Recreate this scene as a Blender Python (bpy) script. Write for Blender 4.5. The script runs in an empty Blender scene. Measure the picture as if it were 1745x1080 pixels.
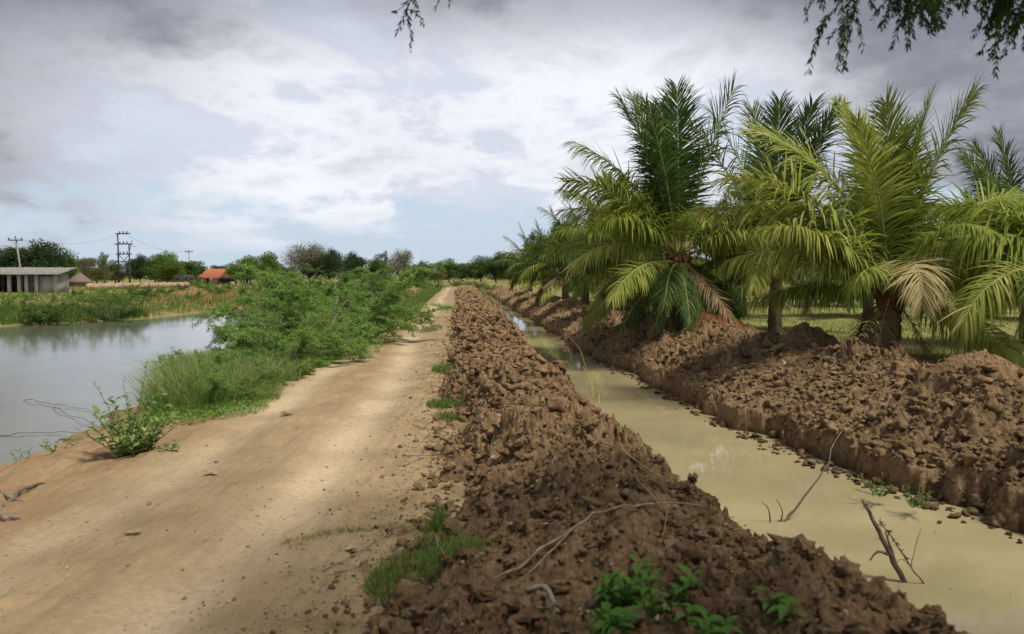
import bpy, math, random
import numpy as np
from mathutils import Vector, Matrix, Euler
R = math.radians
random.seed(7); RNG = np.random.default_rng(7)
scene = bpy.context.scene
COL = scene.collection

# ------------------------------------------------------------------ camera
CAM_H, FPX, IW, IH, HZ = 1.6, 1350.0, 1745.0, 1080.0, 470.0
cam_d = bpy.data.cameras.new("camera"); cam = bpy.data.objects.new("camera", cam_d); COL.objects.link(cam)
cam_d.sensor_width = 36.0; cam_d.lens = 36.0 * FPX / IW
cam_d.dof.use_dof = True; cam_d.dof.focus_distance = 15.0; cam_d.dof.aperture_fstop = 2.8
cam_d.clip_start = 0.05; cam_d.clip_end = 5000
PITCH = math.atan((IH / 2 - HZ) / FPX)
cam.location = (0, 0, CAM_H); cam.rotation_euler = (math.pi / 2 - PITCH, 0, 0)
scene.camera = cam

# ------------------------------------------------------------------ sky and sun
SUN_EL, SUN_AZ = R(60), R(122)      # azimuth measured from +Y towards +X
world = bpy.data.worlds.new("World"); scene.world = world; world.use_nodes = True
nt = world.node_tree; nt.nodes.clear()
def wn(t, **k):
    n = nt.nodes.new(t)
    for a, b in k.items(): setattr(n, a, b)
    return n
def wmath(op, a, b=None, clamp=False):
    n = wn('ShaderNodeMath', operation=op, use_clamp=clamp)
    for i, v in enumerate((a, b)):
        if v is None: continue
        if isinstance(v, (int, float)): n.inputs[i].default_value = v
        else: nt.links.new(v, n.inputs[i])
    return n.outputs[0]
def wsmooth(v, lo, hi, a=0.0, b=1.0):
    n = wn('ShaderNodeMapRange', interpolation_type='SMOOTHSTEP')
    nt.links.new(v, n.inputs['Value'])
    for k, x in (('From Min', lo), ('From Max', hi), ('To Min', a), ('To Max', b)): n.inputs[k].default_value = x
    return n.outputs[0]
def wmix(f, a, b):
    n = wn('ShaderNodeMix', data_type='RGBA')
    nt.links.new(f, n.inputs[0]) if not isinstance(f, float) else setattr(n.inputs[0], 'default_value', f)
    for i, v in ((6, a), (7, b)):
        if isinstance(v, tuple): n.inputs[i].default_value = (*v, 1)
        else: nt.links.new(v, n.inputs[i])
    return n.outputs[2]
out = wn('ShaderNodeOutputWorld'); bg = wn('ShaderNodeBackground'); bg.inputs[1].default_value = 0.1
sky = wn('ShaderNodeTexSky', sky_type='NISHITA'); sky.sun_disc = False
sky.sun_elevation = SUN_EL; sky.sun_rotation = SUN_AZ; sky.air_density = 1.2; sky.dust_density = 1.6
tc = wn('ShaderNodeTexCoord'); sep = wn('ShaderNodeSeparateXYZ'); nt.links.new(tc.outputs['Generated'], sep.inputs[0])
dx, dy, dz = sep.outputs
den = wmath('ADD', wmath('MAXIMUM', dz, 0.0), 0.34)
cx = wmath('DIVIDE', dx, den); cy = wmath('DIVIDE', dy, den)
cmb = wn('ShaderNodeCombineXYZ'); nt.links.new(cx, cmb.inputs[0]); nt.links.new(cy, cmb.inputs[1])
def wnoise(scale, detail, rough, off, dist=0.0):
    m = wn('ShaderNodeMapping'); nt.links.new(cmb.outputs[0], m.inputs[0]); m.inputs['Location'].default_value = off
    n = wn('ShaderNodeTexNoise'); nt.links.new(m.outputs[0], n.inputs['Vector'])
    n.inputs['Scale'].default_value = scale; n.inputs['Detail'].default_value = detail
    n.inputs['Roughness'].default_value = rough; n.inputs['Distortion'].default_value = dist
    return n.outputs[0]
n1 = wnoise(1.45, 8, 0.55, (3.1, 1.7, 0.3), 0.35)
n2 = wnoise(3.1, 10, 0.60, (8.3, 2.2, 1.1), 0.15)
n3 = wnoise(0.8, 3, 0.5, (1.2, 5.5, 2.0))
# cover: broken near the horizon, closed higher up
cover = wmath('ADD', wmath('ADD', wmath('MULTIPLY', n1, 0.75), wmath('MULTIPLY', n2, 0.45)), wsmooth(dz, 0.04, 0.18, -0.01, 0.24))
mask = wsmooth(cover, 0.56, 0.70)
# shade of the cloud base: dark bank overhead and to the sides, thin and bright straight ahead
side = wmath('ABSOLUTE', wmath('ADD', dx, 0.05))
dark = wmath('ADD', wmath('ADD', wsmooth(side, 0.16, 0.56, 0.0, 0.46), wsmooth(dz, 0.22, 0.34, 0.0, 0.44)),
             wmath('ADD', wmath('MULTIPLY', n3, 0.55), wmath('MULTIPLY', n2, 1.1)))
dark = wsmooth(dark, 0.78, 1.46)
lump = wsmooth(n2, 0.43, 0.57)
bright = wmix(lump, (4.3, 4.6, 5.3), (6.25, 6.45, 6.85))
cloud = wmix(dark, bright, (1.65, 1.72, 2.05))
air = wmix(0.8, sky.outputs[0], (3.5, 4.25, 5.2))
col = wmix(mask, air, cloud)
# hazy band low over the land
low = wsmooth(dz, 0.0, 0.10, 0.55, 0.0)
col = wmix(low, col, (3.8, 4.5, 5.3))
nt.links.new(col, bg.inputs[0]); nt.links.new(bg.outputs[0], out.inputs[0])

sd = bpy.data.lights.new("sun", 'SUN'); sun = bpy.data.objects.new("sun", sd); COL.objects.link(sun)
sd.energy = 2.7; sd.angle = R(14); sd.color = (1.0, 0.93, 0.80)
sv = Vector((math.sin(SUN_AZ) * math.cos(SUN_EL), math.cos(SUN_AZ) * math.cos(SUN_EL), math.sin(SUN_EL)))
sun.rotation_euler = sv.to_track_quat('Z', 'Y').to_euler(); sun.location = (10, 5, 30)
vs = scene.view_settings; vs.view_transform = 'Standard'; vs.look = 'None'; vs.exposure = 0.66; vs.gamma = 1.0
scene.render.engine = 'CYCLES'
scene.cycles.max_bounces = 6; scene.cycles.transparent_max_bounces = 4
scene.cycles.use_denoising = True

# ------------------------------------------------------------------ helpers: points
def ray(px, py):
    v = Vector(((px - IW / 2) / FPX, (IH / 2 - py) / FPX, -1))
    v = Matrix.Rotation(math.pi / 2 - PITCH, 3, 'X') @ v
    return v
def at_d(px, py, d):
    v = ray(px, py); return Vector((v.x, v.y, v.z)) * (d / v.y) + Vector((0, 0, CAM_H))
def at_z(px, py, z):
    v = ray(px, py); t = (z - CAM_H) / v.z; return v * t + Vector((0, 0, CAM_H))

# ------------------------------------------------------------------ helpers: noise
def h2(ix, iy, s):
    ix = ix.astype(np.int64); iy = iy.astype(np.int64)
    h = (ix * 374761393 + iy * 668265263 + s * 974634777) & 0xFFFFFFFF
    h = ((h ^ (h >> 13)) * 1274126177) & 0xFFFFFFFF
    h = ((h ^ (h >> 16)) * 2246822519) & 0xFFFFFFFF
    return ((h ^ (h >> 15)) & 0xFFFFFF) / float(0xFFFFFF)
def vnoise(x, y, s=0):
    ix, iy = np.floor(x), np.floor(y); fx, fy = x - ix, y - iy
    fx = fx * fx * fx * (fx * (fx * 6 - 15) + 10); fy = fy * fy * fy * (fy * (fy * 6 - 15) + 10)
    a, b, c, d = h2(ix, iy, s), h2(ix + 1, iy, s), h2(ix, iy + 1, s), h2(ix + 1, iy + 1, s)
    return (a * (1 - fx) + b * fx) * (1 - fy) + (c * (1 - fx) + d * fx) * fy - 0.5
def fbm(x, y, sc, oct=4, s=0, g=0.5):
    r = 0; a = 1.0; t = 0
    for i in range(oct):
        c, sn = math.cos(i * 1.3), math.sin(i * 1.3)
        r = r + a * vnoise((x * c - y * sn) / sc + 17.3 * i, (x * sn + y * c) / sc - 9.1 * i, s + i); t += a
        a *= g; sc *= 0.5
    return r / t * 2
def cell(x, y, sc, s=0):
    x = x / sc; y = y / sc; ix, iy = np.floor(x), np.floor(y)
    best = np.full(x.shape, 9.0); idv = np.zeros(x.shape)
    for ox in (-1, 0, 1):
        for oy in (-1, 0, 1):
            jx, jy = ix + ox, iy + oy
            qx = jx + 0.15 + 0.7 * h2(jx, jy, s); qy = jy + 0.15 + 0.7 * h2(jx, jy, s + 51)
            d = np.hypot(qx - x, qy - y); m = d < best
            best = np.where(m, d, best); idv = np.where(m, h2(jx, jy, s + 99), idv)
    return best, idv
def lumps(x, y, sc, s=0):
    f, i = cell(x, y, sc, s)
    return np.sqrt(np.clip(1 - (f / 0.75) ** 2, 0, 1)) * (0.25 + 0.75 * i)
def sstep(v, a, b):
    t = np.clip((v - a) / (b - a), 0, 1); return t * t * (3 - 2 * t)

# ------------------------------------------------------------------ helpers: meshes
class MB:
    def __init__(s): s.V = []; s.Q = []; s.T = []; s.n = 0
    def add(s, v, q=None, t=None):
        v = np.asarray(v, float).reshape(-1, 3); s.V.append(v)
        if q is not None and len(q): s.Q.append(np.asarray(q, int).reshape(-1, 4) + s.n)
        if t is not None and len(t): s.T.append(np.asarray(t, int).reshape(-1, 3) + s.n)
        s.n += len(v)
    def mesh(s, name, mat, smooth=False):
        me = bpy.data.meshes.new(name)
        V = np.concatenate(s.V) if s.V else np.zeros((0, 3))
        Q = np.concatenate(s.Q) if s.Q else np.zeros((0, 4), int)
        T = np.concatenate(s.T) if s.T else np.zeros((0, 3), int)
        loops = np.concatenate([Q.ravel(), T.ravel()]).astype(np.int32)
        st = np.concatenate([np.arange(len(Q)) * 4, len(Q) * 4 + np.arange(len(T)) * 3]).astype(np.int32)
        me.vertices.add(len(V)); me.vertices.foreach_set('co', V.astype(np.float32).ravel())
        me.loops.add(len(loops)); me.loops.foreach_set('vertex_index', loops)
        me.polygons.add(len(st)); me.polygons.foreach_set('loop_start', st)
        if smooth: me.polygons.foreach_set('use_smooth', np.ones(len(st), bool))
        me.update(calc_edges=True)
        for m in (mat if isinstance(mat, (list, tuple)) else [mat]): me.materials.append(m)
        return me
    def build(s, name, mat, parent=None, smooth=False, **k):
        o = bpy.data.objects.new(name, s.mesh(name, mat, smooth)); COL.objects.link(o)
        if parent: o.parent = parent
        return tag(o, **k) if k else o
def tag(o, label=None, cat=None, group=None, kind=None):
    if label: o['label'] = label
    if cat: o['category'] = cat
    if group: o['group'] = group
    if kind: o['kind'] = kind
    return o
def empty(name, loc, rz=0, sc=1.0, **k):
    o = bpy.data.objects.new(name, None); COL.objects.link(o); o.empty_display_size = 0.2
    o.location = loc; o.rotation_euler = (0, 0, rz); o.scale = (sc,) * 3
    return tag(o, **k)
def copy_tree(o, parent=None):
    c = o.copy(); COL.objects.link(c); c.parent = parent
    for ch in list(o.children): copy_tree(ch, c)
    return c
def unit(v): return v / np.maximum(np.linalg.norm(v, axis=-1, keepdims=True), 1e-9)
def tube(mb, pts, rad, n=6, wob=0.0):
    pts = np.asarray(pts, float); m = len(pts); rad = np.broadcast_to(np.asarray(rad, float), (m,))
    tan = unit(np.gradient(pts, axis=0)); ref = np.array([0.13, 0.37, 0.91]);
    if abs(tan[0] @ ref) > 0.9: ref = np.array([0.9, 0.3, 0.1])
    a = unit(np.cross(tan, ref)); b = np.cross(tan, a)
    th = np.arange(n) / n * 2 * math.pi
    rr = rad[:, None] * (1 + (wob * (RNG.random((m, n)) - .5) if wob else 0))
    ring = pts[:, None] + rr[..., None] * (np.cos(th)[None, :, None] * a[:, None] + np.sin(th)[None, :, None] * b[:, None])
    i = np.arange(m - 1)[:, None] * n; j = np.arange(n)[None]; k = (j + 1) % n
    q = np.stack([i + j, i + k, i + n + k, i + n + j], -1).reshape(-1, 4)
    v = np.concatenate([ring.reshape(-1, 3), pts[:1], pts[-1:]])
    j = np.arange(n); k = (j + 1) % n
    t = np.concatenate([np.stack([k, j, np.full(n, m * n)], 1), np.stack([(m - 1) * n + j, (m - 1) * n + k, np.full(n, m * n + 1)], 1)])
    mb.add(v, q, t)
def box(mb, c, s, rz=0.0, jit=0.0):
    c = np.array(c, float); s = np.array(s, float) / 2
    v = np.array([[x, y, z] for x in (-1, 1) for y in (-1, 1) for z in (-1, 1)], float) * s
    if jit: v += (RNG.random(v.shape) - .5) * jit
    cs, sn = math.cos(rz), math.sin(rz)
    v = np.stack([v[:, 0] * cs - v[:, 1] * sn, v[:, 0] * sn + v[:, 1] * cs, v[:, 2]], 1) + c
    mb.add(v, [(0, 1, 3, 2), (4, 6, 7, 5), (0, 4, 5, 1), (2, 3, 7, 6), (0, 2, 6, 4), (1, 5, 7, 3)])
def leaves(mb, P, D, N, L, W, fold=0.15, mid=0.45):
    P = np.asarray(P, float); D = unit(np.asarray(D, float)); N = np.asarray(N, float)
    S = unit(np.cross(D, N)); N = np.cross(S, D); L = np.asarray(L)[..., None] * np.ones((len(P), 1)); W = np.asarray(W)[..., None] * np.ones((len(P), 1))
    v = np.stack([P, P + D * L * mid + S * W / 2 + N * W * fold, P + D * L, P + D * L * mid - S * W / 2 + N * W * fold], 1)
    mb.add(v.reshape(-1, 3), np.arange(len(P) * 4).reshape(-1, 4))
def blades(mb, P, H, lean, W):
    P = np.asarray(P, float); n = len(P); H = np.asarray(H)[:, None] * np.ones((n, 1)); W = np.asarray(W)[..., None] * np.ones((n, 1))
    a = RNG.random(n) * 2 * math.pi; S = np.stack([np.cos(a), np.sin(a), 0 * a], 1)
    z = np.array([0, 0, 1.0]); l = np.asarray(lean, float)
    m1 = P + z * H * .45 + l * H * .18; m2 = P + z * H * .8 + l * H * .5; tp = P + z * H * (1 - 0.25 * np.linalg.norm(l, axis=1, keepdims=True)) + l * H * 1.0
    v = np.stack([P - S * W / 2, P + S * W / 2, m1 + S * W * .45, m1 - S * W * .45, m2 + S * W * .3, m2 - S * W * .3, tp], 1)
    b = np.arange(n)[:, None] * 7
    q = np.concatenate([b + np.array([0, 1, 2, 3]), b + np.array([3, 2, 4, 5])]); t = b + np.array([5, 4, 6])
    mb.add(v.reshape(-1, 3), q, t)
def rnd(n, lo=0.0, hi=1.0): return RNG.random(n) * (hi - lo) + lo
def rdir(n):
    v = RNG.normal(size=(n, 3)); return unit(v)

# ------------------------------------------------------------------ materials
def mat(name):
    m = bpy.data.materials.new(name); m.use_nodes = True; m.node_tree.nodes.clear(); return m
class NB:
    def __init__(s, m): s.m = m; s.t = m.node_tree
    def n(s, t, **k):
        x = s.t.nodes.new(t)
        for a, b in k.items(): setattr(x, a, b)
        return x
    def l(s, a, b): s.t.links.new(a, b)
    def put(s, sock, v):
        if isinstance(v, (int, float)): sock.default_value = v
        elif isinstance(v, tuple): sock.default_value = (*v, 1) if len(v) == 3 and sock.type == 'RGBA' else v
        else: s.l(v, sock)
    def noise(s, sc, det=5, rough=.55, vec=None, dist=0.0):
        x = s.n('ShaderNodeTexNoise'); x.inputs['Scale'].default_value = sc; x.inputs['Detail'].default_value = det
        x.inputs['Roughness'].default_value = rough; x.inputs['Distortion'].default_value = dist
        if vec is None: vec = s.pos()
        s.l(vec, x.inputs['Vector']); return x.outputs[0]
    def pos(s):
        g = s.n('ShaderNodeNewGeometry'); return g.outputs['Position']
    def mapr(s, v, a, b, c=0.0, d=1.0):
        x = s.n('ShaderNodeMapRange'); s.put(x.inputs['Value'], v)
        for k, y in (('From Min', a), ('From Max', b), ('To Min', c), ('To Max', d)): x.inputs[k].default_value = y
        return x.outputs[0]
    def mix(s, f, a, b):
        x = s.n('ShaderNodeMix', data_type='RGBA'); s.put(x.inputs[0], f); s.put(x.inputs[6], a); s.put(x.inputs[7], b); return x.outputs[2]
    def math(s, op, a, b=0.0):
        x = s.n('ShaderNodeMath', operation=op); s.put(x.inputs[0], a); s.put(x.inputs[1], b); return x.outputs[0]
    def bump(s, h, st, dist, nrm=None):
        x = s.n('ShaderNodeBump'); x.inputs['Strength'].default_value = st; x.inputs['Distance'].default_value = dist
        s.l(h, x.inputs['Height'])
        if nrm is not None: s.l(nrm, x.inputs['Normal'])
        return x.outputs[0]
    def attr(s, name):
        x = s.n('ShaderNodeAttribute'); x.attribute_name = name; return x.outputs['Fac']
    def bsdf(s, color, rough=.9, nrm=None, spec=.2, **k):
        p = s.n('ShaderNodeBsdfPrincipled'); s.put(p.inputs['Base Color'], color); s.put(p.inputs['Roughness'], rough)
        p.inputs['Specular IOR Level'].default_value = spec
        for a, b in k.items(): s.put(p.inputs[a.replace('_', ' ')], b)
        if nrm is not None: s.l(nrm, p.inputs['Normal'])
        return p.outputs[0]
    def out(s, sh):
        o = s.n('ShaderNodeOutputMaterial'); s.l(sh, o.inputs['Surface']); return s.m
def m_plain(name, c1, c2, sc=8, rough=.85, bump=0.0, bd=.02, spec=.2, det=5):
    b = NB(mat(name)); o = b.n('ShaderNodeTexCoord').outputs['Object']
    n = b.noise(sc, det, .6, o); f = b.mapr(n, .32, .68)
    nr = b.bump(b.noise(sc * 3, 5, .65, o), bump, bd) if bump else None
    return b.out(b.bsdf(b.mix(f, c1, c2), rough, nr, spec))
def m_leaf(name, c1, c2, c3=None, trans=.38, rough=.65, spec=.2):
    b = NB(mat(name)); g = b.n('ShaderNodeNewGeometry'); r = g.outputs['Random Per Island']
    o = b.n('ShaderNodeTexCoord').outputs['Object']
    n = b.mapr(b.noise(1.6, 3, .5, o), .35, .65)
    f = b.math('ADD', b.math('MULTIPLY', r, .55), b.math('MULTIPLY', n, .45))
    c = b.mix(f, c1, c2)
    if c3: c = b.mix(b.mapr(r, .88, .97), c, c3)
    p = b.bsdf(c, rough, None, spec); t = b.n('ShaderNodeBsdfTranslucent'); b.l(c, t.inputs[0])
    m = b.n('ShaderNodeMixShader'); m.inputs[0].default_value = trans; b.l(p, m.inputs[1]); b.l(t.outputs[0], m.inputs[2])
    return b.out(m.outputs[0])
def m_soil(name, dark, mid, lite, grassy=0.0):
    b = NB(mat(name)); p = b.pos()
    a = b.mapr(b.noise(.9, 4, .55, p), .35, .65); c = b.mapr(b.noise(13, 6, .68, p), .38, .64)
    col = b.mix(a, dark, mid); col = b.mix(b.math('MULTIPLY', c, .8), col, lite)
    fine = b.mapr(b.noise(60, 4, .7, p), .4, .75); col = b.mix(b.math('MULTIPLY', fine, .35), col, dark)
    if grassy: col = b.mix(b.math('MULTIPLY', b.mapr(b.noise(2.5, 5, .6, p), .5, .62), grassy), col, (.10, .10, .03))
    sx = b.n('ShaderNodeSeparateXYZ'); b.l(p, sx.inputs[0]); wetz = b.mapr(b.math('ADD', sx.outputs[2], b.math('MULTIPLY', b.noise(5, 3, .5, p), .12)), -.74, -.60, .62, 0.0)
    col = b.mix(wetz, col, (.07, .042, .022))
    n1 = b.bump(b.noise(28, 6, .7, p), 1.0, .045); n2 = b.bump(b.noise(130, 4, .7, p), .7, .008, n1)
    return b.out(b.bsdf(col, .95, n2, .12))
M = {}
M['soil'] = m_soil('crumbled_soil', (.130, .075, .037), (.275, .170, .086), (.48, .335, .195))
M['soil_far'] = m_soil('bank_soil', (.135, .080, .040), (.28, .176, .092), (.48, .34, .20), .25)
M['red_soil'] = m_soil('red_soil', (.15, .055, .025), (.25, .095, .045), (.36, .17, .09))
M['bark'] = m_plain('bark', (.10, .075, .055), (.20, .165, .13), 14, .9, .6)
M['twig'] = m_plain('dry_twig', (.16, .12, .085), (.34, .28, .215), 20, .85, .3, .004)
M['palm_trunk'] = m_plain('palm_trunk', (.13, .092, .062), (.27, .20, .14), 9, .95, .8, .03)
M['palm_fibre'] = m_plain('palm_fibre', (.13, .055, .025), (.28, .14, .06), 16, .95, .6)
M['rachis'] = m_plain('frond_rib', (.26, .27, .07), (.42, .38, .13), 5, .6)
M['rachis_dry'] = m_plain('frond_rib_dry', (.34, .24, .10), (.50, .38, .19), 5, .6)
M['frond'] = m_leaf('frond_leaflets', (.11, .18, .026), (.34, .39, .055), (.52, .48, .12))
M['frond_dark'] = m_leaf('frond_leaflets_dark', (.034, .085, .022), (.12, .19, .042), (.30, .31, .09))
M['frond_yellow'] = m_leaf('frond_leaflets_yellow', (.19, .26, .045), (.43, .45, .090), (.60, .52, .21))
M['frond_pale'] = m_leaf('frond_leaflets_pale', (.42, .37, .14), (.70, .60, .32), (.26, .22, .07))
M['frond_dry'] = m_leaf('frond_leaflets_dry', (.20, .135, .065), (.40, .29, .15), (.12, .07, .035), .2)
M['shrub'] = m_leaf('shrub_leaves', (.13, .265, .048), (.30, .47, .11), (.38, .42, .12), .45)
M['shrub_dark'] = m_leaf('shrub_leaves_dark', (.060, .135, .032), (.14, .26, .055), None, .4)
M['weed'] = m_leaf('weed_leaves', (.11, .20, .045), (.27, .38, .11), (.36, .40, .16), .35)
M['sprout'] = m_leaf('sprout_leaves', (.075, .20, .03), (.20, .38, .07), None, .45)
M['grass'] = m_leaf('grass_blades', (.085, .165, .028), (.20, .29, .06), (.36, .33, .13), .4)
M['reed'] = m_leaf('reed_blades', (.16, .24, .065), (.34, .40, .15), (.52, .48, .27), .4)
M['drygrass'] = m_leaf('dry_grass_blades', (.17, .19, .05), (.36, .34, .13), (.40, .33, .17), .3)
M['tree_mid'] = m_leaf('tree_leaves_mid', (.050, .100, .025), (.125, .19, .045), None, .3)
M['tree_dark'] = m_leaf('tree_leaves_dark', (.028, .060, .022), (.070, .115, .036), None, .25)
M['tree_bright'] = m_leaf('tree_leaves_bright', (.085, .17, .030), (.20, .30, .055), None, .35)
M['tree_olive'] = m_leaf('tree_leaves_olive', (.10, .12, .045), (.20, .21, .085), None, .3)
M['tree_bare'] = m_leaf('tree_leaves_greyish', (.17, .175, .11), (.29, .28, .185), None, .2)
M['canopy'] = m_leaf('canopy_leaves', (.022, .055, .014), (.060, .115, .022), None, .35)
M['dry_leaf'] = m_leaf('dry_leaf', (.30, .215, .135), (.52, .40, .28), None, .15)
M['stone'] = m_plain('stone', (.20, .15, .11), (.34, .27, .21), 12, .9, .5)
# road
b = NB(mat('road_dirt')); p = b.pos()
tr = b.attr('track'); ed = b.attr('edge'); wet = b.attr('damp'); ve = b.attr('verge')
base = b.mix(b.mapr(b.noise(1.3, 5, .6, p), .34, .66), (.275, .198, .112), (.40, .305, .180))
mpx = b.n('ShaderNodeMapping'); mpx.inputs['Scale'].default_value = (9, 1.0, 1); b.l(p, mpx.inputs[0])
stk = b.mapr(b.noise(1.6, 5, .6, mpx.outputs[0]), .40, .66)
base = b.mix(b.math('MULTIPLY', stk, .38), base, (.185, .132, .078))
base = b.mix(b.math('MULTIPLY', tr, .9), base, (.56, .445, .295))
base = b.mix(b.math('MULTIPLY', ed, .62), base, (.29, .165, .085))
base = b.mix(b.math('MULTIPLY', b.mapr(b.noise(22, 6, .7, p), .42, .75), .5), base, (.22, .145, .08))
base = b.mix(b.math('MULTIPLY', b.mapr(b.noise(3.2, 6, .65, p), .50, .62), b.math('MULTIPLY', ve, .6)), base, (.15, .125, .05))
base = b.mix(wet, base, (.085, .055, .032))
nr = b.bump(b.noise(40, 6, .7, p), .55, .012, b.bump(b.noise(5, 5, .6, p), .35, .05))
M['road'] = b.out(b.bsdf(base, .95, nr, .12))
# ground
b = NB(mat('ground_cover')); p = b.pos(); gr = b.attr('green'); rd = b.attr('red')
c1 = b.mix(b.mapr(b.noise(.35, 6, .6, p), .36, .64), (.155, .175, .045), (.33, .31, .115))
c1 = b.mix(b.math('MULTIPLY', b.mapr(b.noise(6, 6, .7, p), .42, .72), .5), c1, (.075, .105, .020))
c2 = b.mix(b.mapr(b.noise(.6, 5, .6, p), .35, .65), (.20, .135, .07), (.29, .21, .115))
c = b.mix(gr, c2, c1); c = b.mix(b.math('MULTIPLY', rd, b.mapr(b.noise(1.2, 4, .6, p), .42, .55)), c, (.36, .135, .062))
M['ground'] = b.out(b.bsdf(c, .95, b.bump(b.noise(9, 6, .7, p), .8, .06), .1))
# water
def m_water(name, base, rough, bsc, bst, ior=1.33, stretch=(1, 1, 1)):
    b = NB(mat(name)); p = b.pos(); mp = b.n('ShaderNodeMapping'); mp.inputs['Scale'].default_value = stretch; b.l(p, mp.inputs[0])
    n = b.noise(bsc, 4, .55, mp.outputs[0], .3); n2 = b.noise(.35, 3, .5, p)
    h = b.math('MULTIPLY', n, b.mapr(n2, .35, .65, .25, 1.0))
    c = b.mix(b.mapr(b.noise(.8, 4, .5, p), .35, .65), tuple(x * .88 for x in base), tuple(min(1, x * 1.1) for x in base))
    sh = b.bsdf(c, rough, b.bump(h, bst, .02), .5, IOR=ior)
    return b.out(sh)
M['pond'] = m_water('pond_water', (.150, .150, .115), .07, 2.2, .16, 1.34, (1, 2.2, 1))
M['canal'] = m_water('canal_water', (.36, .312, .175), .035, 2.0, .07, 1.38, (1.6, 1, 1))

# ------------------------------------------------------------------ terrain description
def curve(pts):
    a = np.array(pts, float); return lambda y: np.interp(y, a[:, 0], a[:, 1])
RL = curve([(-12, -2.4), (2, -3.0), (9.4, -3.25), (12.5, -3.4), (15, -3.6), (19.3, -3.6), (27, -3.65), (43, -4.85), (72, -6.9), (110, -9.4), (200, -15.5)])
BL = curve([(-12, -.4), (2, -.62), (3.5, -.6), (5, -.5), (6.5, -.5), (9.4, -.72), (16.6, -1.27), (27, -2.0), (43, -3.1), (72, -5.1), (110, -7.7), (200, -13.8)])
PL = curve([(-12, -5.2), (2, -5.2), (8.6, -5.45), (13.5, -6.2), (24, -8.2), (28, -9.2), (45, -10.6), (90, -13.2), (100, -12), (200, -18)])
CR_ = curve([(-12, 1.7), (1, 2.1), (2.4, 1.8), (2.85, 1.5), (4, 1.08), (6.1, .74), (8.5, .40), (13.5, .18), (17, .0), (27, -.45), (50, -1.9), (72, -3.3), (110, -5.9), (200, -12)])
CL = curve([(-12, 3.3), (2, 3.3), (3.2, 2.9), (5, 2.3), (6.5, 1.9), (8, 1.62), (10, 1.36), (12, 1.15), (17, .72), (27, .35), (50, -1.15), (72, -2.6), (110, -4.9), (200, -11)])
CR = curve([(-12, 6.6), (3, 5.7), (5.5, 5.25), (7.45, 4.82), (9.53, 4.08), (12, 3.63), (16.6, 3.15), (24.9, 2.3), (50, .55), (72, -.9), (110, -3.5), (200, -9.6)])
FB = curve([(-30, -400), (24, -400), (25.5, -100), (32.5, -21.5), (38, -18.0), (51, -17.6), (80, -15.2), (96, -12.9), (200, -17.8)])
RO = curve([(-12, 2.6), (7, 2.0), (12, 2.2), (16, 2.4), (25, 2.0), (40, 1.7), (110, 1.3)])   # ridge offset from canal edge
WP, WC = -0.50, -0.80
def prof(x, br, hs):
    z = np.full(x.shape, float(hs[0]))
    for k in range(len(br) - 1):
        a, c = br[k], br[k + 1]; t = np.clip((x - a) / np.maximum(c - a, 1e-6), 0, 1)
        z = np.where(x >= a, hs[k] + (hs[k + 1] - hs[k]) * t, z)
    return z
def H(x, y):
    rl, bl, pl, cr_, cl, cr, ro = RL(y), BL(y), PL(y), CR_(y), CL(y), CR(y), RO(y)
    hb = 0.28
    br = [pl - 2.5, pl, pl + (rl - pl) * .55, rl - .1, rl + .3, bl, bl + .45, cr_ - .15, cr_ + .18, cl, cl + .5,
          cr - .35, cr, cr + .12, cr + .5, cr + ro, cr + ro + .9, cr + ro + 1.9]
    hs = [-1.3, WP, -.13, -.02, 0, 0, .25, hb, hb - .06, WC, -1.4, -1.4, WC - .02, -.42, -.30, .26, .10, 0.0]
    z = prof(x, br, hs)
    g = 0.05; fbx = FB(y); sl = (FB(y + .5) - FB(y - .5)); s = (fbx - x) / np.sqrt(1 + sl * sl)
    far = np.interp(s, [-2, 0, 1.0, 3, 8], [-1.3, WP, -.30, -.18, 0.0]) 
    z = np.where(x < pl - 2.5, far, z)
    closed = sstep(y, 92, 100); z = np.where(x < rl, z * (1 - closed), z)
    out = sstep(y, 150, 200); return z * (1 - out)
def road_z(x, y):
    t = x - BL(y)
    w = fbm(x, y, 1.6, 4, 3) * .05
    tr = np.exp(-((t + .98 + .1 * np.sin(y * .35)) / .26) ** 2) + np.exp(-((t + 2.25 + .1 * np.sin(y * .3 + 1)) / .26) ** 2)
    edge = sstep(-(x - RL(y)), -.15, .35)
    rough = .35 + edge * 1.2 + sstep(t, -.7, -.2) * .9
    bank = sstep(-(x - RL(y)), .2, 1.0)
    sh = np.exp(-((np.abs(t + .98 + .1 * np.sin(y * .35)) - .42) / .12) ** 2) + np.exp(-((np.abs(t + 2.25 + .1 * np.sin(y * .3 + 1)) - .42) / .12) ** 2)
    z = H(np.minimum(x, BL(y)), y) + w * (.3 + edge) - .045 * tr + .016 * sh * (.5 + fbm(x, y, .4, 3, 88)) + (1 - tr) * fbm(x * 1.0, y * .35, .10, 4, 89) * .014 + rough * (fbm(x, y, .12, 4, 9) * .012 + lumps(x, y, .07, 5) * .008) + bank * fbm(x, y, .6, 4, 21) * .12
    return z, tr, edge
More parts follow.
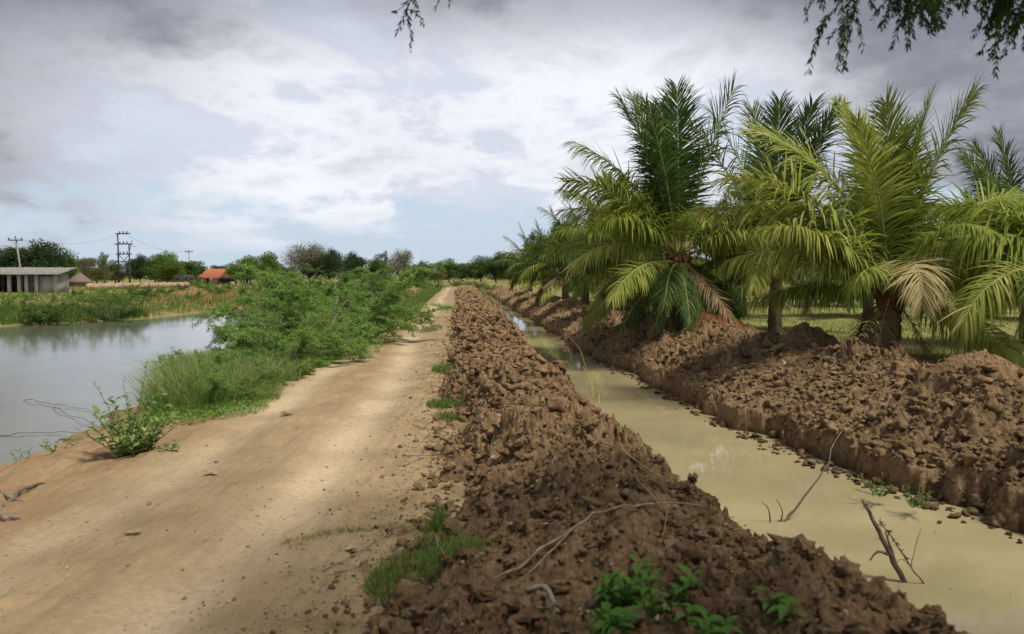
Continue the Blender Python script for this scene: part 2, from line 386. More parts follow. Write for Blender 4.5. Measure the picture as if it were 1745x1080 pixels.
def berm_z(x, y):
    bl, c, cl = BL(y), CR_(y), CL(y)
    x0 = x; x = x + (fbm(x, y, .75, 4, 91) * .34 + fbm(x, y, .2, 3, 92) * .10) * (1 - sstep(x - bl, .35, .9))
    m = sstep(x - bl, -.12, .32)
    z = H(x, y) + fbm(x, y, .9, 4, 31) * .15 * m
    wx = x + fbm(x, y, .18, 3, 61) * .07; wy = y + fbm(x, y, .18, 3, 62) * .07
    am = np.clip(.95 + fbm(x, y, 1.1, 3, 55) * 1.5, .35, 1.7); z = z + m * am * (lumps(wx, wy, .48, 1) * .10 + lumps(wx + 3, wy, .15, 2) * .05 + lumps(wx, wy + 5, .065, 3) * .03 + fbm(x, y, .34, 7, 8, .70) * .24 - np.abs(fbm(x, y, .22, 4, 28, .6)) * .10) - .05 * m - .07 * m * sstep(y, 10, 16) - .07 * (1 - m)
    return z
def bank_z(x, y):
    cr = CR(y); o = x - cr; m = sstep(o, -.05, .5) * (1 - sstep(o, RO(y) + 1.3, RO(y) + 2.1))
    z = H(x + fbm(x, y, .9, 3, 77) * .38 + fbm(x, y, .18, 4, 78) * .14, y) + fbm(x, y, 1.5, 4, 41) * .28 * m
    wx = x + fbm(x, y, .2, 3, 63) * .08; wy = y + fbm(x, y, .2, 3, 64) * .08
    am = np.clip(.95 + fbm(x, y, 1.2, 3, 56) * 1.5, .35, 1.7); z = z + (.3 + .7 * m) * am * (lumps(wx, wy, .55, 11) * .115 + lumps(wx + 2, wy, .17, 12) * .05 + lumps(wx, wy + 5, .075, 13) * .03 + fbm(x, y, .38, 7, 18, .70) * .26 - np.abs(fbm(x, y, .25, 4, 38, .6)) * .12) - .07
    return z - .12 * sstep(o, RO(y) + 1.9, RO(y) + 2.4)
def grid(name, X, Y, Z, material, attrs=None, smooth=True, **k):
    r, c = X.shape; mb = MB(); i = np.arange(r - 1)[:, None] * c; j = np.arange(c - 1)[None]
    q = np.stack([i + j, i + j + 1, i + c + j + 1, i + c + j], -1).reshape(-1, 4)
    mb.add(np.stack([X, Y, Z], -1).reshape(-1, 3), q)
    o = mb.build(name, material, smooth=smooth, **k)
    for a, v in (attrs or {}).items():
        at = o.data.attributes.new(a, 'FLOAT', 'POINT'); at.data.foreach_set('value', np.clip(v, 0, 1).astype(np.float32).ravel())
    return o
# the large ground sheet
ys = np.concatenate([np.arange(-20, 60, .4), 60 * 1.02 ** np.arange(0, 190)])
xh = np.concatenate([np.arange(0, 40, .35), 40 * 1.035 ** np.arange(0, 116)]); xs = np.concatenate([-xh[:0:-1], xh])
X, Y = np.meshgrid(xs, ys)
Z = H(X, Y)
inside = sstep(X, PL(Y) - .9, PL(Y) - .4) * (1 - sstep(X, CR(Y) + RO(Y) + 1.3, CR(Y) + RO(Y) + 1.7)) * (1 - sstep(Y, 112, 114)) 
Z = Z - .6 * inside + fbm(X, Y, 6, 4, 60) * .06 * (1 - inside) * sstep(np.abs(X), 6, 14)
leftside = X < FB(Y)
nf = fbm(X, Y, 5, 4, 71)
green = np.where(leftside, .62 - .35 * sstep(X + .40 * Y, -6, 4) * (1 - sstep(Y, 100, 150)) + nf * 1.6, np.where(X > CR(Y), .95 + fbm(X, Y, 3, 3, 5) * .4, .5 + nf))
red = np.where(leftside & (Y > 40) & (Y < 95), sstep(Y, 44, 56) * (1 - sstep(Y, 85, 110)) * sstep(X + .38 * Y, -9, -2) * 1.0, 0)
red = np.maximum(red, np.where((X > CR(Y) + 4) & (Y < 21) & (Y > 12), np.exp(-((X - 7.2) / 1.2) ** 2 - ((Y - 17) / 1.2) ** 2), 0))
grid('ground', X, Y, Z, M['ground'], {'green': green, 'red': red}, kind='structure', label='flat farmland with green and brown ground reaching the horizon')

ysn = 1.2 * 1.0047 ** np.arange(0, int(math.log(115 / 1.2) / math.log(1.0047)))
def strip(lo, hi, n, warp=None):
    u = np.linspace(0, 1, n); 
    if warp is not None: u = warp(u)
    Yg = np.repeat(ysn[:, None], n, 1); return lo(Yg) * (1 - u) + hi(Yg) * u, Yg
X, Y = strip(lambda y: PL(y) - 1.0, lambda y: BL(y) + .55, 340)
Z, tr, ed = road_z(X, Y)
trn = tr * (.75 + fbm(X, Y, .9, 4, 14) * .9)
damp = sstep(-(Z - WP), -.10, .02) + 0
grid('dirt_road', X, Y, Z, M['road'], {'track': trn, 'edge': ed * (.75 + fbm(X, Y, .7, 3, 4)), 'damp': damp, 'verge': sstep(X - BL(Y), -.75, -.2) + .5 * ed},
     kind='structure', label='dusty ochre dirt track with two pale wheel tracks between pond and canal')
X, Y = strip(lambda y: BL(y) - .4, lambda y: CL(y) + .35, 430)
grid('soil_berm', X, Y, berm_z(X, Y), M['soil'], kind='structure', label='long ridge of dug crumbly brown soil between dirt track and canal')
X, Y = strip(lambda y: CR(y) - .35, lambda y: CR(y) + RO(y) + 2.4, 440, lambda u: u ** 1.35)
grid('canal_bank', X, Y, bank_z(X, Y), M['soil_far'], kind='structure', label='cut far bank of the canal heaped with brown clods below the palms')

# water sheets
def sheet(name, x0, x1, y0, y1, z, m, **k):
    mb = MB(); mb.add([(x0, y0, z), (x1, y0, z), (x1, y1, z), (x0, y1, z)], [(0, 1, 2, 3)]); return mb.build(name, m, **k)
yy = np.concatenate([np.arange(-12, 30, 1.0), np.arange(30, 114, 3.0)])
def wstrip(name, lo, hi, z, m, **k):
    mb = MB(); n = len(yy)
    v = [(lo(y), y, z) for y in yy] + [(hi(y), y, z) for y in yy]
    mb.add(v, [(i, n + i, n + i + 1, i + 1) for i in range(n - 1)]); return mb.build(name, m, **k)
wstrip('canal_water', lambda y: CL(y) - .5, lambda y: CR(y) + .25, WC, M['canal'], kind='structure', label='murky khaki water standing in the straight canal')
sheet('pond_water', -300, -4.0, -12, 102, WP, M['pond'], kind='structure', label='calm grey pond water left of the dirt track')

# ------------------------------------------------------------------ clods
import bmesh
def ico(sub):
    bm = bmesh.new(); bmesh.ops.create_icosphere(bm, subdivisions=sub, radius=1.0)
    v = np.array([x.co[:] for x in bm.verts]); f = np.array([[w.index for w in x.verts] for x in bm.faces]); bm.free(); return v, f
def clod_variants(sub, n, seed):
    v, f = ico(sub); r = np.random.default_rng(seed); outv = []
    for _ in range(n):
        w = v * 1.0
        for k in range(11):      # chip flat faces, dent and roughen
            d = unit(r.normal(size=3)); t = r.uniform(.35, .8); s = w @ d; w = w - np.maximum(s - t, 0)[:, None] * d * .85
        for sc, a in ((1.6, .30), (3.7, .24), (8, .16)):
            o = r.uniform(0, 50, 3)
            w = w + unit(v) * (a * 2 * (vnoise(v[:, 0] * sc + o[0], v[:, 1] * sc + v[:, 2] * sc * .7 + o[1], 5) + vnoise(v[:, 2] * sc + o[2], v[:, 0] * sc * .6 - v[:, 1] * sc + o[0], 6)))[:, None]
        w = w * r.uniform(.65, 1.15, 3); outv.append(w)
    return outv, f
def scatter(name, x, y, z, size, sub, material, seed, sink=.25, flat=False, **k):
    var, f = clod_variants(sub, 10, seed); r = np.random.default_rng(seed); mb = MB(); n = len(x); vi = r.integers(0, 10, n)
    for q in range(10):
        m = np.where(vi == q)[0]
        if not len(m): continue
        a = r.uniform(0, 6.28, (3, len(m))); V = np.repeat(var[q][None], len(m), 0) * size[m][:, None, None]
        for ax, (i, j) in enumerate(((0, 1), (1, 2), (0, 2))):
            c, s = np.cos(a[ax])[:, None], np.sin(a[ax])[:, None]; vi_, vj = V[..., i].copy(), V[..., j].copy()
            V[..., i] = vi_ * c - vj * s; V[..., j] = vi_ * s + vj * c
        V[..., 2] *= .8
        V += np.stack([x[m], y[m], z[m] + size[m] * (.5 - sink)], 1)[:, None]
        F = f[None] + (np.arange(len(m)) * len(var[q]))[:, None, None]
        mb.add(V.reshape(-1, 3), None, F.reshape(-1, 3))
    return mb.build(name, material, smooth=not flat, kind='stuff', **k)
def pl_size(r, n, lo, hi, a=2.3):
    u = r.random(n); return (lo ** (1 - a) + u * (hi ** (1 - a) - lo ** (1 - a))) ** (1 / (1 - a))
def on_strip(r, n, y0, y1, lo, hi, zf, pw=1.0):
    y = y0 * (y1 / y0) ** (r.random(n) ** pw); u = r.random(n); x = lo(y) * (1 - u) + hi(y) * u; return x, y, zf(x, y)
r = np.random.default_rng(3)
X_, Y_, Z_ = on_strip(r, 8000, 1.6, 8, lambda y: BL(y) - .05, lambda y: CL(y) - .1, berm_z)
scatter('soil_clods', X_, Y_, Z_, pl_size(r, 8000, .009, .085, 2.4), 3, M['soil'], 11, flat=True, cat='soil clods', label='crumbled brown clods covering the near end of the soil ridge by the track')
X_, Y_, Z_ = on_strip(r, 16000, 8, 80, lambda y: BL(y) - .05, lambda y: CL(y) - .1, berm_z)
scatter('soil_clods', X_, Y_, Z_, pl_size(r, 16000, .018, .10, 2.6) * (1 + Y_ / 60), 2, M['soil'], 12, flat=True, cat='soil clods', label='crumbled brown clods along the far stretch of the soil ridge')
X_, Y_, Z_ = on_strip(r, 20000, 5, 60, lambda y: CR(y) - .05, lambda y: CR(y) + RO(y) + 1.2, bank_z)
scatter('soil_clods', X_, Y_, Z_, pl_size(r, 20000, .016, .12, 2.6), 2, M['soil_far'], 13, flat=True, cat='soil clods', label='crumbled brown clods heaped on the far bank of the canal')
n = 1500; yq = 2.2 * (20 / 2.2) ** r.random(n); xq = BL(yq) - np.abs(r.normal(0, .35, n)); zq = road_z(xq, yq)[0]
scatter('soil_crumbs', xq, yq, zq, pl_size(r, n, .005, .028, 3.0), 2, M['soil'], 15, cat='soil crumbs', label='small brown crumbs of soil strewn on the right edge of the track')
n = 900; yq = 2.2 * (35 / 2.2) ** r.random(n); xq = BL(yq) + .12 - np.abs(r.normal(0, .17, n)); zq = np.maximum(road_z(xq, yq)[0], berm_z(xq, yq))
scatter('soil_clods', xq, yq, zq, pl_size(r, n, .014, .07), 2, M['soil'], 17, flat=True, cat='soil clods', label='loose brown clods rolled off the ridge onto the edge of the track')
n = 700; yq = 2.2 * (20 / 2.2) ** r.random(n); xq = RL(yq) + r.random(n) * (BL(yq) - RL(yq)); zq = road_z(xq, yq)[0]
scatter('gravel', xq, yq, zq, pl_size(r, n, .004, .016), 1, M['stone'], 16, cat='gravel', label='tiny pebbles sprinkled over the dirt track')

n = 500; yq = 6 * (30 / 6) ** r.random(n); xq = CR(yq) - np.abs(r.normal(0, .16, n)); scatter('soil_clods', xq, yq, np.full(n, WC), pl_size(r, n, .02, .09), 2, M['soil_far'], 21, cat='soil clods', label='wet clods fallen into the water at the foot of the cut bank', flat=True)
# ------------------------------------------------------------------ coconut palms
def frond_mesh(L, th0, droop, nl, ll, hang, seed, mleaf, mrib, wind=0.0, sparse=0.0):
    """frond in the XZ plane, heading +X, base at the origin"""
    r = np.random.default_rng(seed); ns = 22; s = np.linspace(0, 1, ns)
    th = th0 - droop * s ** 1.45; step = L / (ns - 1)
    side = np.cumsum(np.full(ns, wind * step) * s); px = np.concatenate([[0], np.cumsum(np.cos(th[:-1]) * step)]); pz = np.concatenate([[0], np.cumsum(np.sin(th[:-1]) * step)])
    pts = np.stack([px, side, pz], 1); tan = unit(np.gradient(pts, axis=0))
    mbr = MB(); tube(mbr, pts, np.interp(s, [0, .12, .3, 1], [.060, .040, .024, .006]) * L / 3.8, 5)
    mbl = MB()
    sl = np.linspace(.15, .995, nl); roll0, roll1 = r.normal(0, .25), r.normal(0, .7)
    for sg in (-1, 1):
        t = np.clip(sl + r.normal(0, .004, nl), 0, 1); keep = r.random(nl) > sparse + .07; t = t[keep]; n = len(t)
        rl_ = (roll0 + roll1 * t)[:, None]
        P = np.stack([np.interp(t, s, pts[:, i]) for i in range(3)], 1); T = unit(np.stack([np.interp(t, s, tan[:, i]) for i in range(3)], 1))
        Sd = np.zeros((n, 3)); Sd[:, 1] = sg; Up = np.cross(T, np.array([0, 1.0, 0])); Up = Up * np.sign(Up[:, 2:3] + 1e-6) if th0 < 1.2 else -np.cross(np.array([0, 1.0, 0]), T)
        Sd, Up = Sd * np.cos(rl_) + sg * Up * np.sin(rl_), Up * np.cos(rl_) - sg * Sd * np.sin(rl_)
        fw = (1.55 if th0 > 1.25 else 1.0) * np.interp(t, [.15, .6, 1], [.35, .62, 1.7]) + r.normal(0, .14, n)
        D = unit(T * fw[:, None] + Sd * 1.0 + Up * (.22 + r.normal(0, .20, n))[:, None])
        ln = ll * np.interp(t, [.15, .25, .5, .8, 1], [.55, .85, 1.0, .8, .42]) * (1 + r.normal(0, .13, n))
        w = (.0150 if nl > 100 else .021) * (ll / .8) * np.interp(t, [.15, .5, 1], [.9, 1.1, .7])
        g = np.array([0, 0, -1.0]); W = unit(np.cross(D, Up + r.normal(0, .12, (n, 3))))
        k = 4; pr = P; rows = []; dcur = D
        hg = hang * (1 + r.normal(0, .45, n))[:, None]
        for q in range(k + 1):
            ww = w * (.55, 1.0, .95, .65, .05)[q]
            rows.append(np.stack([pr - W * ww[:, None], pr + W * ww[:, None]], 1))
            dcur = unit(dcur + g * hg * (.55 if q == 0 else 1.0)); pr = pr + dcur * (ln / k)[:, None]
        v = np.stack(rows, 1).reshape(n, -1, 3); nb = v.shape[1]
        b_ = np.arange(n)[:, None, None] * nb; qd = np.array([[2 * q, 2 * q + 1, 2 * q + 3, 2 * q + 2] for q in range(k)])[None]
        mbl.add(v.reshape(-1, 3), (b_ + qd).reshape(-1, 4))
    return mbl, mbr
def frond_data(**a):
    mbl, mbr = frond_mesh(**a); nl = sum(len(q) for q in mbl.Q)
    o = mbl.n
    mb = MB(); mb.add(np.concatenate(mbl.V), np.concatenate(mbl.Q)); mb.add(np.concatenate(mbr.V), np.concatenate(mbr.Q), np.concatenate(mbr.T))
    me = mb.mesh('frond', [a['mleaf'], a['mrib']]); mi = np.ones(len(me.polygons), np.int32); mi[:nl] = 0
    me.polygons.foreach_set('material_index', mi); return me
_lib = {}
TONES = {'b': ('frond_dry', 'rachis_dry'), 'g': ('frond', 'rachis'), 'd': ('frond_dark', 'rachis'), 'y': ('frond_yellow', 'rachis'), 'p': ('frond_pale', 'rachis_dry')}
def place_frond(parent, az, th0, L, droop, tone, z, seed, unique, ll=.98, hang=None, wind=0.0, rad=.10, sparse=0.0):
    if hang is None: hang = .17 + .36 * max(0, min(1, (84 - th0) / 55))
    key = None
    if not unique:
        th0 = round(th0 / 12) * 12; L = round(L * 2) / 2; droop = round(droop / .4) * .4; seed = seed % 2; key = (th0, L, droop, tone, seed)
    me = _lib.get(key) if key else None
    if me is None:
        ml, mr = TONES[tone]
        me = frond_data(L=L, th0=R(th0), droop=droop, nl=132 if unique else 84, ll=ll * L / 3.8, hang=hang, seed=seed, mleaf=M[ml], mrib=M[mr], wind=wind, sparse=sparse)
        if key: _lib[key] = me
    o = bpy.data.objects.new('frond', me); COL.objects.link(o); o.parent = parent
    o.location = (math.cos(R(az)) * rad, math.sin(R(az)) * rad, z); o.rotation_euler = (0, 0, R(az)); return o
def palm(loc, crown_z, fr, label, unique=False, seed=0, trunk_r=.19, group='coconut palms beside the canal', skirt=0, fibre=True, name='coconut_palm', lean=(0, 0)):
    t = empty(name, loc, 0, label=label, cat='palm tree', group=group); r = np.random.default_rng(seed)
    m = 26; s = np.linspace(0, 1, m); ht = crown_z + .15
    mb = MB(); rad = trunk_r * (1.15 - .35 * s) * (1 + .10 * (np.arange(m) % 2)); rad[:3] *= 1.15
    tube(mb, np.stack([lean[0] * s ** 2, lean[1] * s ** 2, -.15 + s * ht], 1), rad, 14, .16); mb.build('trunk', M['palm_trunk'], t)
    mb = MB()
    for k in range(26 if fibre else 12):            # old leaf bases clasping the head of the trunk
        a = k * 2.4; zz = crown_z * (.78 + .22 * (k / 26)) if fibre else crown_z * .9; d = np.array([math.cos(a), math.sin(a), 0])
        p0 = np.array([0, 0, zz - .12]) + d * trunk_r * .7; tube(mb, [p0, p0 + d * .10 + [0, 0, .14], p0 + d * .20 + [0, 0, .34]], [.085, .06, .03], 5, .3)
    o = mb.build('leaf_base', M['palm_fibre'], t); o.location = (lean[0], lean[1], 0)
    for k, f in enumerate(fr):
        az, th, L, dr, tone = f[:5]; kw = f[5] if len(f) > 5 else {}
        o = place_frond(t, az, th, L, dr, tone, crown_z + r.uniform(-.12, .12) - .1 * (th < 20), seed * 100 + k, unique, **kw)
        o.location.x += lean[0]; o.location.y += lean[1]
    return t
def rand_fronds(n, L, seed, tones='ggd', young=88, old=-35):
    r = random.Random(seed); out = []
    for k in range(n):
        a = k / (n - 1); az = k * 137.5 + r.uniform(-18, 18); th = young + (old - young) * a ** 1.15 + r.uniform(-5, 5)
        tone = r.choice(tones) if a < .82 else r.choice('yybg')
        out.append((az, th, L * r.uniform(.85, 1.05) * (1 - .2 * a), .35 + 1.15 * min(1, a * 1.5) + r.uniform(-.1, .15) if th > 0 else .5, tone))
    return out
G = lambda px, py, z=0.0: at_z(px, py, z)
def gp(x, y, z=0.0): return (x, y, z)
# the big yellow green palm on the right
p3 = [(20, 86, 3.8, .30, 'g'), (75, 82, 3.9, .28, 'g'), (340, 80, 3.7, .38, 'g'), (150, 84, 3.6, .35, 'g'), (60, 76, 3.8, .45, 'g'), (215, 80, 3.3, .5, 'y'),
      (172, 72, 4.1, .95, 'y'), (190, 56, 4.1, 1.05, 'y'), (166, 46, 3.9, 1.0, 'y'), (205, 42, 3.5, 1.0, 'y'), (184, 31, 3.3, .95, 'y'), 
      (230, 28, 2.4, 1.2, 'g'), (176, 16, 2.6, .85, 'g'), (8, 58, 3.7, 1.25, 'g'), (352, 44, 3.5, 1.2, 'g'), (28, 44, 3.7, 1.2, 'g'), (330, 30, 3.2, 1.4, 'y'), (12, 22, 3.2, 1.1, 'g'),
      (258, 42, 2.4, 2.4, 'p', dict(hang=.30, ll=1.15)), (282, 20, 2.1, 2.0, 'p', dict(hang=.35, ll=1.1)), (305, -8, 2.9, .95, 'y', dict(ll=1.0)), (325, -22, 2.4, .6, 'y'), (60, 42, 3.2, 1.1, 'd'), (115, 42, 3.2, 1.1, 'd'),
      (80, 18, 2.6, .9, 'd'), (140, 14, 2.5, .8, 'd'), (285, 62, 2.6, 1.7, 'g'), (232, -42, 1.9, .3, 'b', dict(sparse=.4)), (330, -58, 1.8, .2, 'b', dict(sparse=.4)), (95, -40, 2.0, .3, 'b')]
palm(gp(7.15, 14.9, .05), 1.28, p3, 'large yellow green coconut palm, pale drooping fronds over its short trunk, nearest on the bank', True, 3, .165)
# the tall dark palm left of it, on the bank
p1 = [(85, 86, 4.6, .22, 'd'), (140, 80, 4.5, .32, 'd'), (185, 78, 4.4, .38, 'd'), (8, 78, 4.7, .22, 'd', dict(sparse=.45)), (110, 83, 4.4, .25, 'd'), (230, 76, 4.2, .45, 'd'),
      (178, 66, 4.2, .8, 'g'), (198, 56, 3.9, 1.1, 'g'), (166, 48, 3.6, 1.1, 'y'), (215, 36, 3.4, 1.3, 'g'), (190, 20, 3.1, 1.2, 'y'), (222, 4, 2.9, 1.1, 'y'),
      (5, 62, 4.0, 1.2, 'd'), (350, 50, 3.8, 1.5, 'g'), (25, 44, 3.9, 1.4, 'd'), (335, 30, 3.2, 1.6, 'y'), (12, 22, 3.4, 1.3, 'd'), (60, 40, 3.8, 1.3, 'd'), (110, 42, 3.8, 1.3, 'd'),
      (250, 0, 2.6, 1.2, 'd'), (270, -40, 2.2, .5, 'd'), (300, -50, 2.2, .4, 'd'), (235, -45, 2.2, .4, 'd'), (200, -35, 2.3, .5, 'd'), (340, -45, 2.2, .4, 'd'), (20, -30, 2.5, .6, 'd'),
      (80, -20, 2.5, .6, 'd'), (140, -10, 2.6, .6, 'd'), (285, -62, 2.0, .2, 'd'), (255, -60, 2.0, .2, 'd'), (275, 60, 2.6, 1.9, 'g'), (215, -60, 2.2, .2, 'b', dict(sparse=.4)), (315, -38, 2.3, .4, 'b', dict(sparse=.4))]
palm(gp(4.45, 21.2, .12), 2.0, p1, 'tall dark green coconut palm with a skirt of hanging fronds hiding its trunk', True, 5, .2)
# the palm behind, between the two
p2 = [(70, 86, 4.6, .2, 'd'), (20, 82, 4.6, .25, 'd'), (110, 82, 4.6, .25, 'd'), (0, 78, 4.5, .3, 'g'), (175, 74, 4.5, .35, 'd', dict(sparse=.4)), (160, 66, 4.6, .3, 'd', dict(sparse=.4)), (330, 78, 4.3, .35, 'd'),
      (190, 50, 3.5, 1.1, 'd'), (215, 30, 3.2, 1.2, 'g'), (10, 56, 4.0, 1.2, 'd'), (350, 40, 3.8, 1.4, 'd'), (30, 32, 3.7, 1.4, 'd'), (240, 20, 3.0, 1.6, 'y'), (200, 10, 3.4, 1.1, 'g'),
      (270, 10, 2.8, 1.4, 'd'), (300, 0, 2.8, 1.2, 'd'), (60, 30, 3.2, 1.2, 'd'), (340, 5, 2.5, .9, 'd'), (180, -15, 2.4, .8, 'd'), (255, -50, 1.9, .3, 'b', dict(sparse=.4)), (20, -45, 2.0, .3, 'b')]
palm(gp(7.45, 22.4, 0), 2.05, p2, 'dark coconut palm with bare brown trunk standing between the two largest palms', True, 6, .17)
# right edge
p4 = [(180 + 18 * k, 68 - 7 * k, 3.1, .4 + .12 * k, 'd') for k in range(-3, 5)] + rand_fronds(10, 3.1, 44, 'ddg', 62, -20)
palm(gp(11.9, 18.2, 0), 1.75, p4, 'dark coconut palm half cut off by the right picture edge', True, 8, .17)
p4b = [(175, 40, 3.6, 1.5, 'g'), (195, 28, 3.4, 1.7, 'y'), (215, 38, 3.2, 1.7, 'y'), (160, 52, 3.6, 1.3, 'g'), (240, 20, 3.0, 1.5, 'y')] + rand_fronds(9, 2.7, 45, 'ggy', 58, -10)
palm(gp(10.25, 13.6, 0), 1.35, p4b, 'yellowish coconut palm outside the right edge whose drooping fronds reach into the picture', True, 9, .2)
# the row running away along the bank
p5 = [(182, 64, 3.4, .9, 'g'), (200, 48, 3.2, 1.2, 'y'), (172, 34, 3.0, 1.2, 'g'), (225, 30, 2.9, 1.5, 'y'), (235, -5, 3.0, .9, 'y', dict(ll=1.0)), (215, -20, 2.6, .7, 'y')] + rand_fronds(14, 3.2, 51, 'ggd', 88, -40)
palm(gp(3.95, 24.6, .15), 1.7, p5, 'bushy green coconut palm left of the dark skirted palm, yellow frond drooping to the canal', True, 10, .2)
row = [((3.9, 31.5, .1), 1.9, 61, 'third palm of the receding row on the canal bank, arching green fronds over the slope'),
       ((3.0, 38.0, .1), 1.9, 62, 'fourth palm of the receding row on the canal bank'),
       ((2.6, 46.0, .1), 1.9, 63, 'fifth palm of the receding row, small and dark against the sky'),
       ((1.8, 55.0, .1), 1.9, 64, 'sixth palm of the receding row, close to where the canal disappears'),
       ((1.0, 66.0, .1), 1.9, 65, 'farthest palm of the receding row on the canal bank')]
for (loc, cz, sd_, lab) in row: palm((loc[0] + .5, loc[1], loc[2]), cz, rand_fronds(22, 3.7, sd_, 'gddd', 87, -25), lab, False, sd_, .19)
back = [((9.0, 31, 0), 1.5, 71, 3.6), ((13.5, 30, 0), 1.7, 72, 3.8), ((6.6, 36, 0), 1.8, 73, 3.8), ((19, 29, 0), 1.7, 74, 3.8), ((11.5, 42, 0), 1.9, 75, 4.0), ((17.5, 41, 0), 1.9, 76, 4.0),
        ((6.5, 48, 0), 1.9, 77, 4.0), ((24, 40, 0), 1.9, 78, 4.0), ((9.0, 58, 0), 1.9, 79, 4.0), ((15, 56, 0), 1.9, 80, 4.0), ((22, 55, 0), 1.9, 81, 4.0), ((31, 54, 0), 1.9, 82, 4.0)]
for (loc, cz, sd_, L_) in back: palm(loc, cz, rand_fronds(20, L_, sd_, 'gddd', 84, -15), 'dark green coconut palm in the plantation rows behind the bank palms', False, sd_, .17, 'palms of the plantation rows behind')
sp = at_z(1228, 535, 0)
palm(gp(sp.x, sp.y, 0), .75, rand_fronds(13, 1.7, 90, 'gyd', 80, -45), 'stunted little palm on the grass behind the red soil heap', False, 90, .2, None)

# ------------------------------------------------------------------ shrubs with feathery leaves
def shrub_meshes(seed, h=1.9, spread=1.5, nst=15, leafL=.055, leafW=.015, flat=.6, dens=1.0):
    r = np.random.default_rng(seed); ms = MB(); ml = MB()
    for k in range(nst):
        az = k * 2.4 + r.uniform(-.4, .4); el = r.uniform(.35, 1.35); L = h * r.uniform(.75, 1.25) * (1.0 if el > .8 else 1.05)
        d = np.array([math.cos(az) * math.cos(el), math.sin(az) * math.cos(el), math.sin(el)]); p = np.array([math.cos(az), math.sin(az), 0]) * .12; pts = [p]
        for q in range(9):
            d = unit(d + r.normal(0, .10, 3) + np.array([math.cos(az), math.sin(az), 0]) * .05 * spread + np.array([0, 0, -.045 * q / 4])); p = p + d * L / 9; pts.append(p)
        pts = np.array(pts); tube(ms, pts, np.linspace(.016, .004, 10), 4)
        for q in range(2, 10):
            for _ in range(4):
                b0 = pts[q] ; bd = unit(rdir_(r) * .8 + unit(pts[q] - pts[q - 1]) * .5 + np.array([0, 0, .12])); bd[2] *= .6; bl = r.uniform(.22, .5) * (1.1 - .04 * q)
                tw = [b0]; 
                for w in range(5): bd = unit(bd + r.normal(0, .12, 3) + np.array([0, 0, -.10])); tw.append(tw[-1] + bd * bl / 5)
                tw = np.array(tw); tube(ms, tw, np.linspace(.005, .0015, 6), 3)
                nl = int(78 * dens); t = r.uniform(.05, 1, nl) * 5; i = np.minimum(t.astype(int), 4); P = tw[i] + (tw[i + 1] - tw[i]) * (t - i)[:, None]
                ax = unit(tw[i + 1] - tw[i]); sdv = unit(np.cross(ax, np.array([0, 0, 1.0]) + r.normal(0, .3, (nl, 3)))) * np.sign(r.random(nl) - .5)[:, None]
                D = unit(sdv + ax * .5 + r.normal(0, .25, (nl, 3)) + np.array([0, 0, -.1]))
                leaves(ml, P + D * r.uniform(0, .05, nl)[:, None], D, np.array([0, 0, 1.0]) + r.normal(0, flat, (nl, 3)), leafL * r.uniform(.7, 1.5, nl), leafW * r.uniform(.7, 1.4, nl))
    return ml, ms
def rdir_(r): return unit(r.normal(size=3))
def make_shrub(seed, mleaf, **k):
    ml, ms = shrub_meshes(seed, **k); md = MB(); r = np.random.default_rng(seed + 40)
    for q in range(9):
        a = r.uniform(0, 6.28); el = r.uniform(.5, 1.3); d = np.array([math.cos(a) * math.cos(el), math.sin(a) * math.cos(el), math.sin(el)]); p = np.array([math.cos(a), math.sin(a), 0]) * .25; pts = [p]; L = r.uniform(1.0, 1.9)
        for _ in range(7): d = unit(d + r.normal(0, .16, 3)); p = p + d * L / 7; pts.append(p)
        tube(md, pts, np.linspace(.013, .004, 8), 4)
        for j in (2, 3, 4, 5, 6):
            e = unit(rdir_(r) + d * .5); tube(md, [pts[j], pts[j] + e * .16, pts[j] + e * .3 + r.normal(0, .04, 3)], [.005, .004, .002], 3)
    return ml.mesh('foliage', M[mleaf]), ms.mesh('stem', M['bark']), md.mesh('dead_stem', M['twig'])
shr = [make_shrub(1, 'shrub', dens=1.25), make_shrub(2, 'shrub', h=1.7, spread=1.9, dens=1.2), make_shrub(3, 'shrub_dark', h=2.0, spread=1.3, nst=16), make_shrub(4, 'shrub', h=1.4, spread=2.2, nst=18, leafL=.06)]
def put_shrub(v, loc, sc, rz, label, group, name='shrub', cat='shrub'):
    t = empty(name, loc, rz, sc, label=label, cat=cat, group=group)
    for nm, me in zip(('foliage', 'stem', 'dead_stem'), shr[v]):
        o = bpy.data.objects.new(nm, me); COL.objects.link(o); o.parent = t
    return t
gs = 'feathery green shrubs between pond and track'
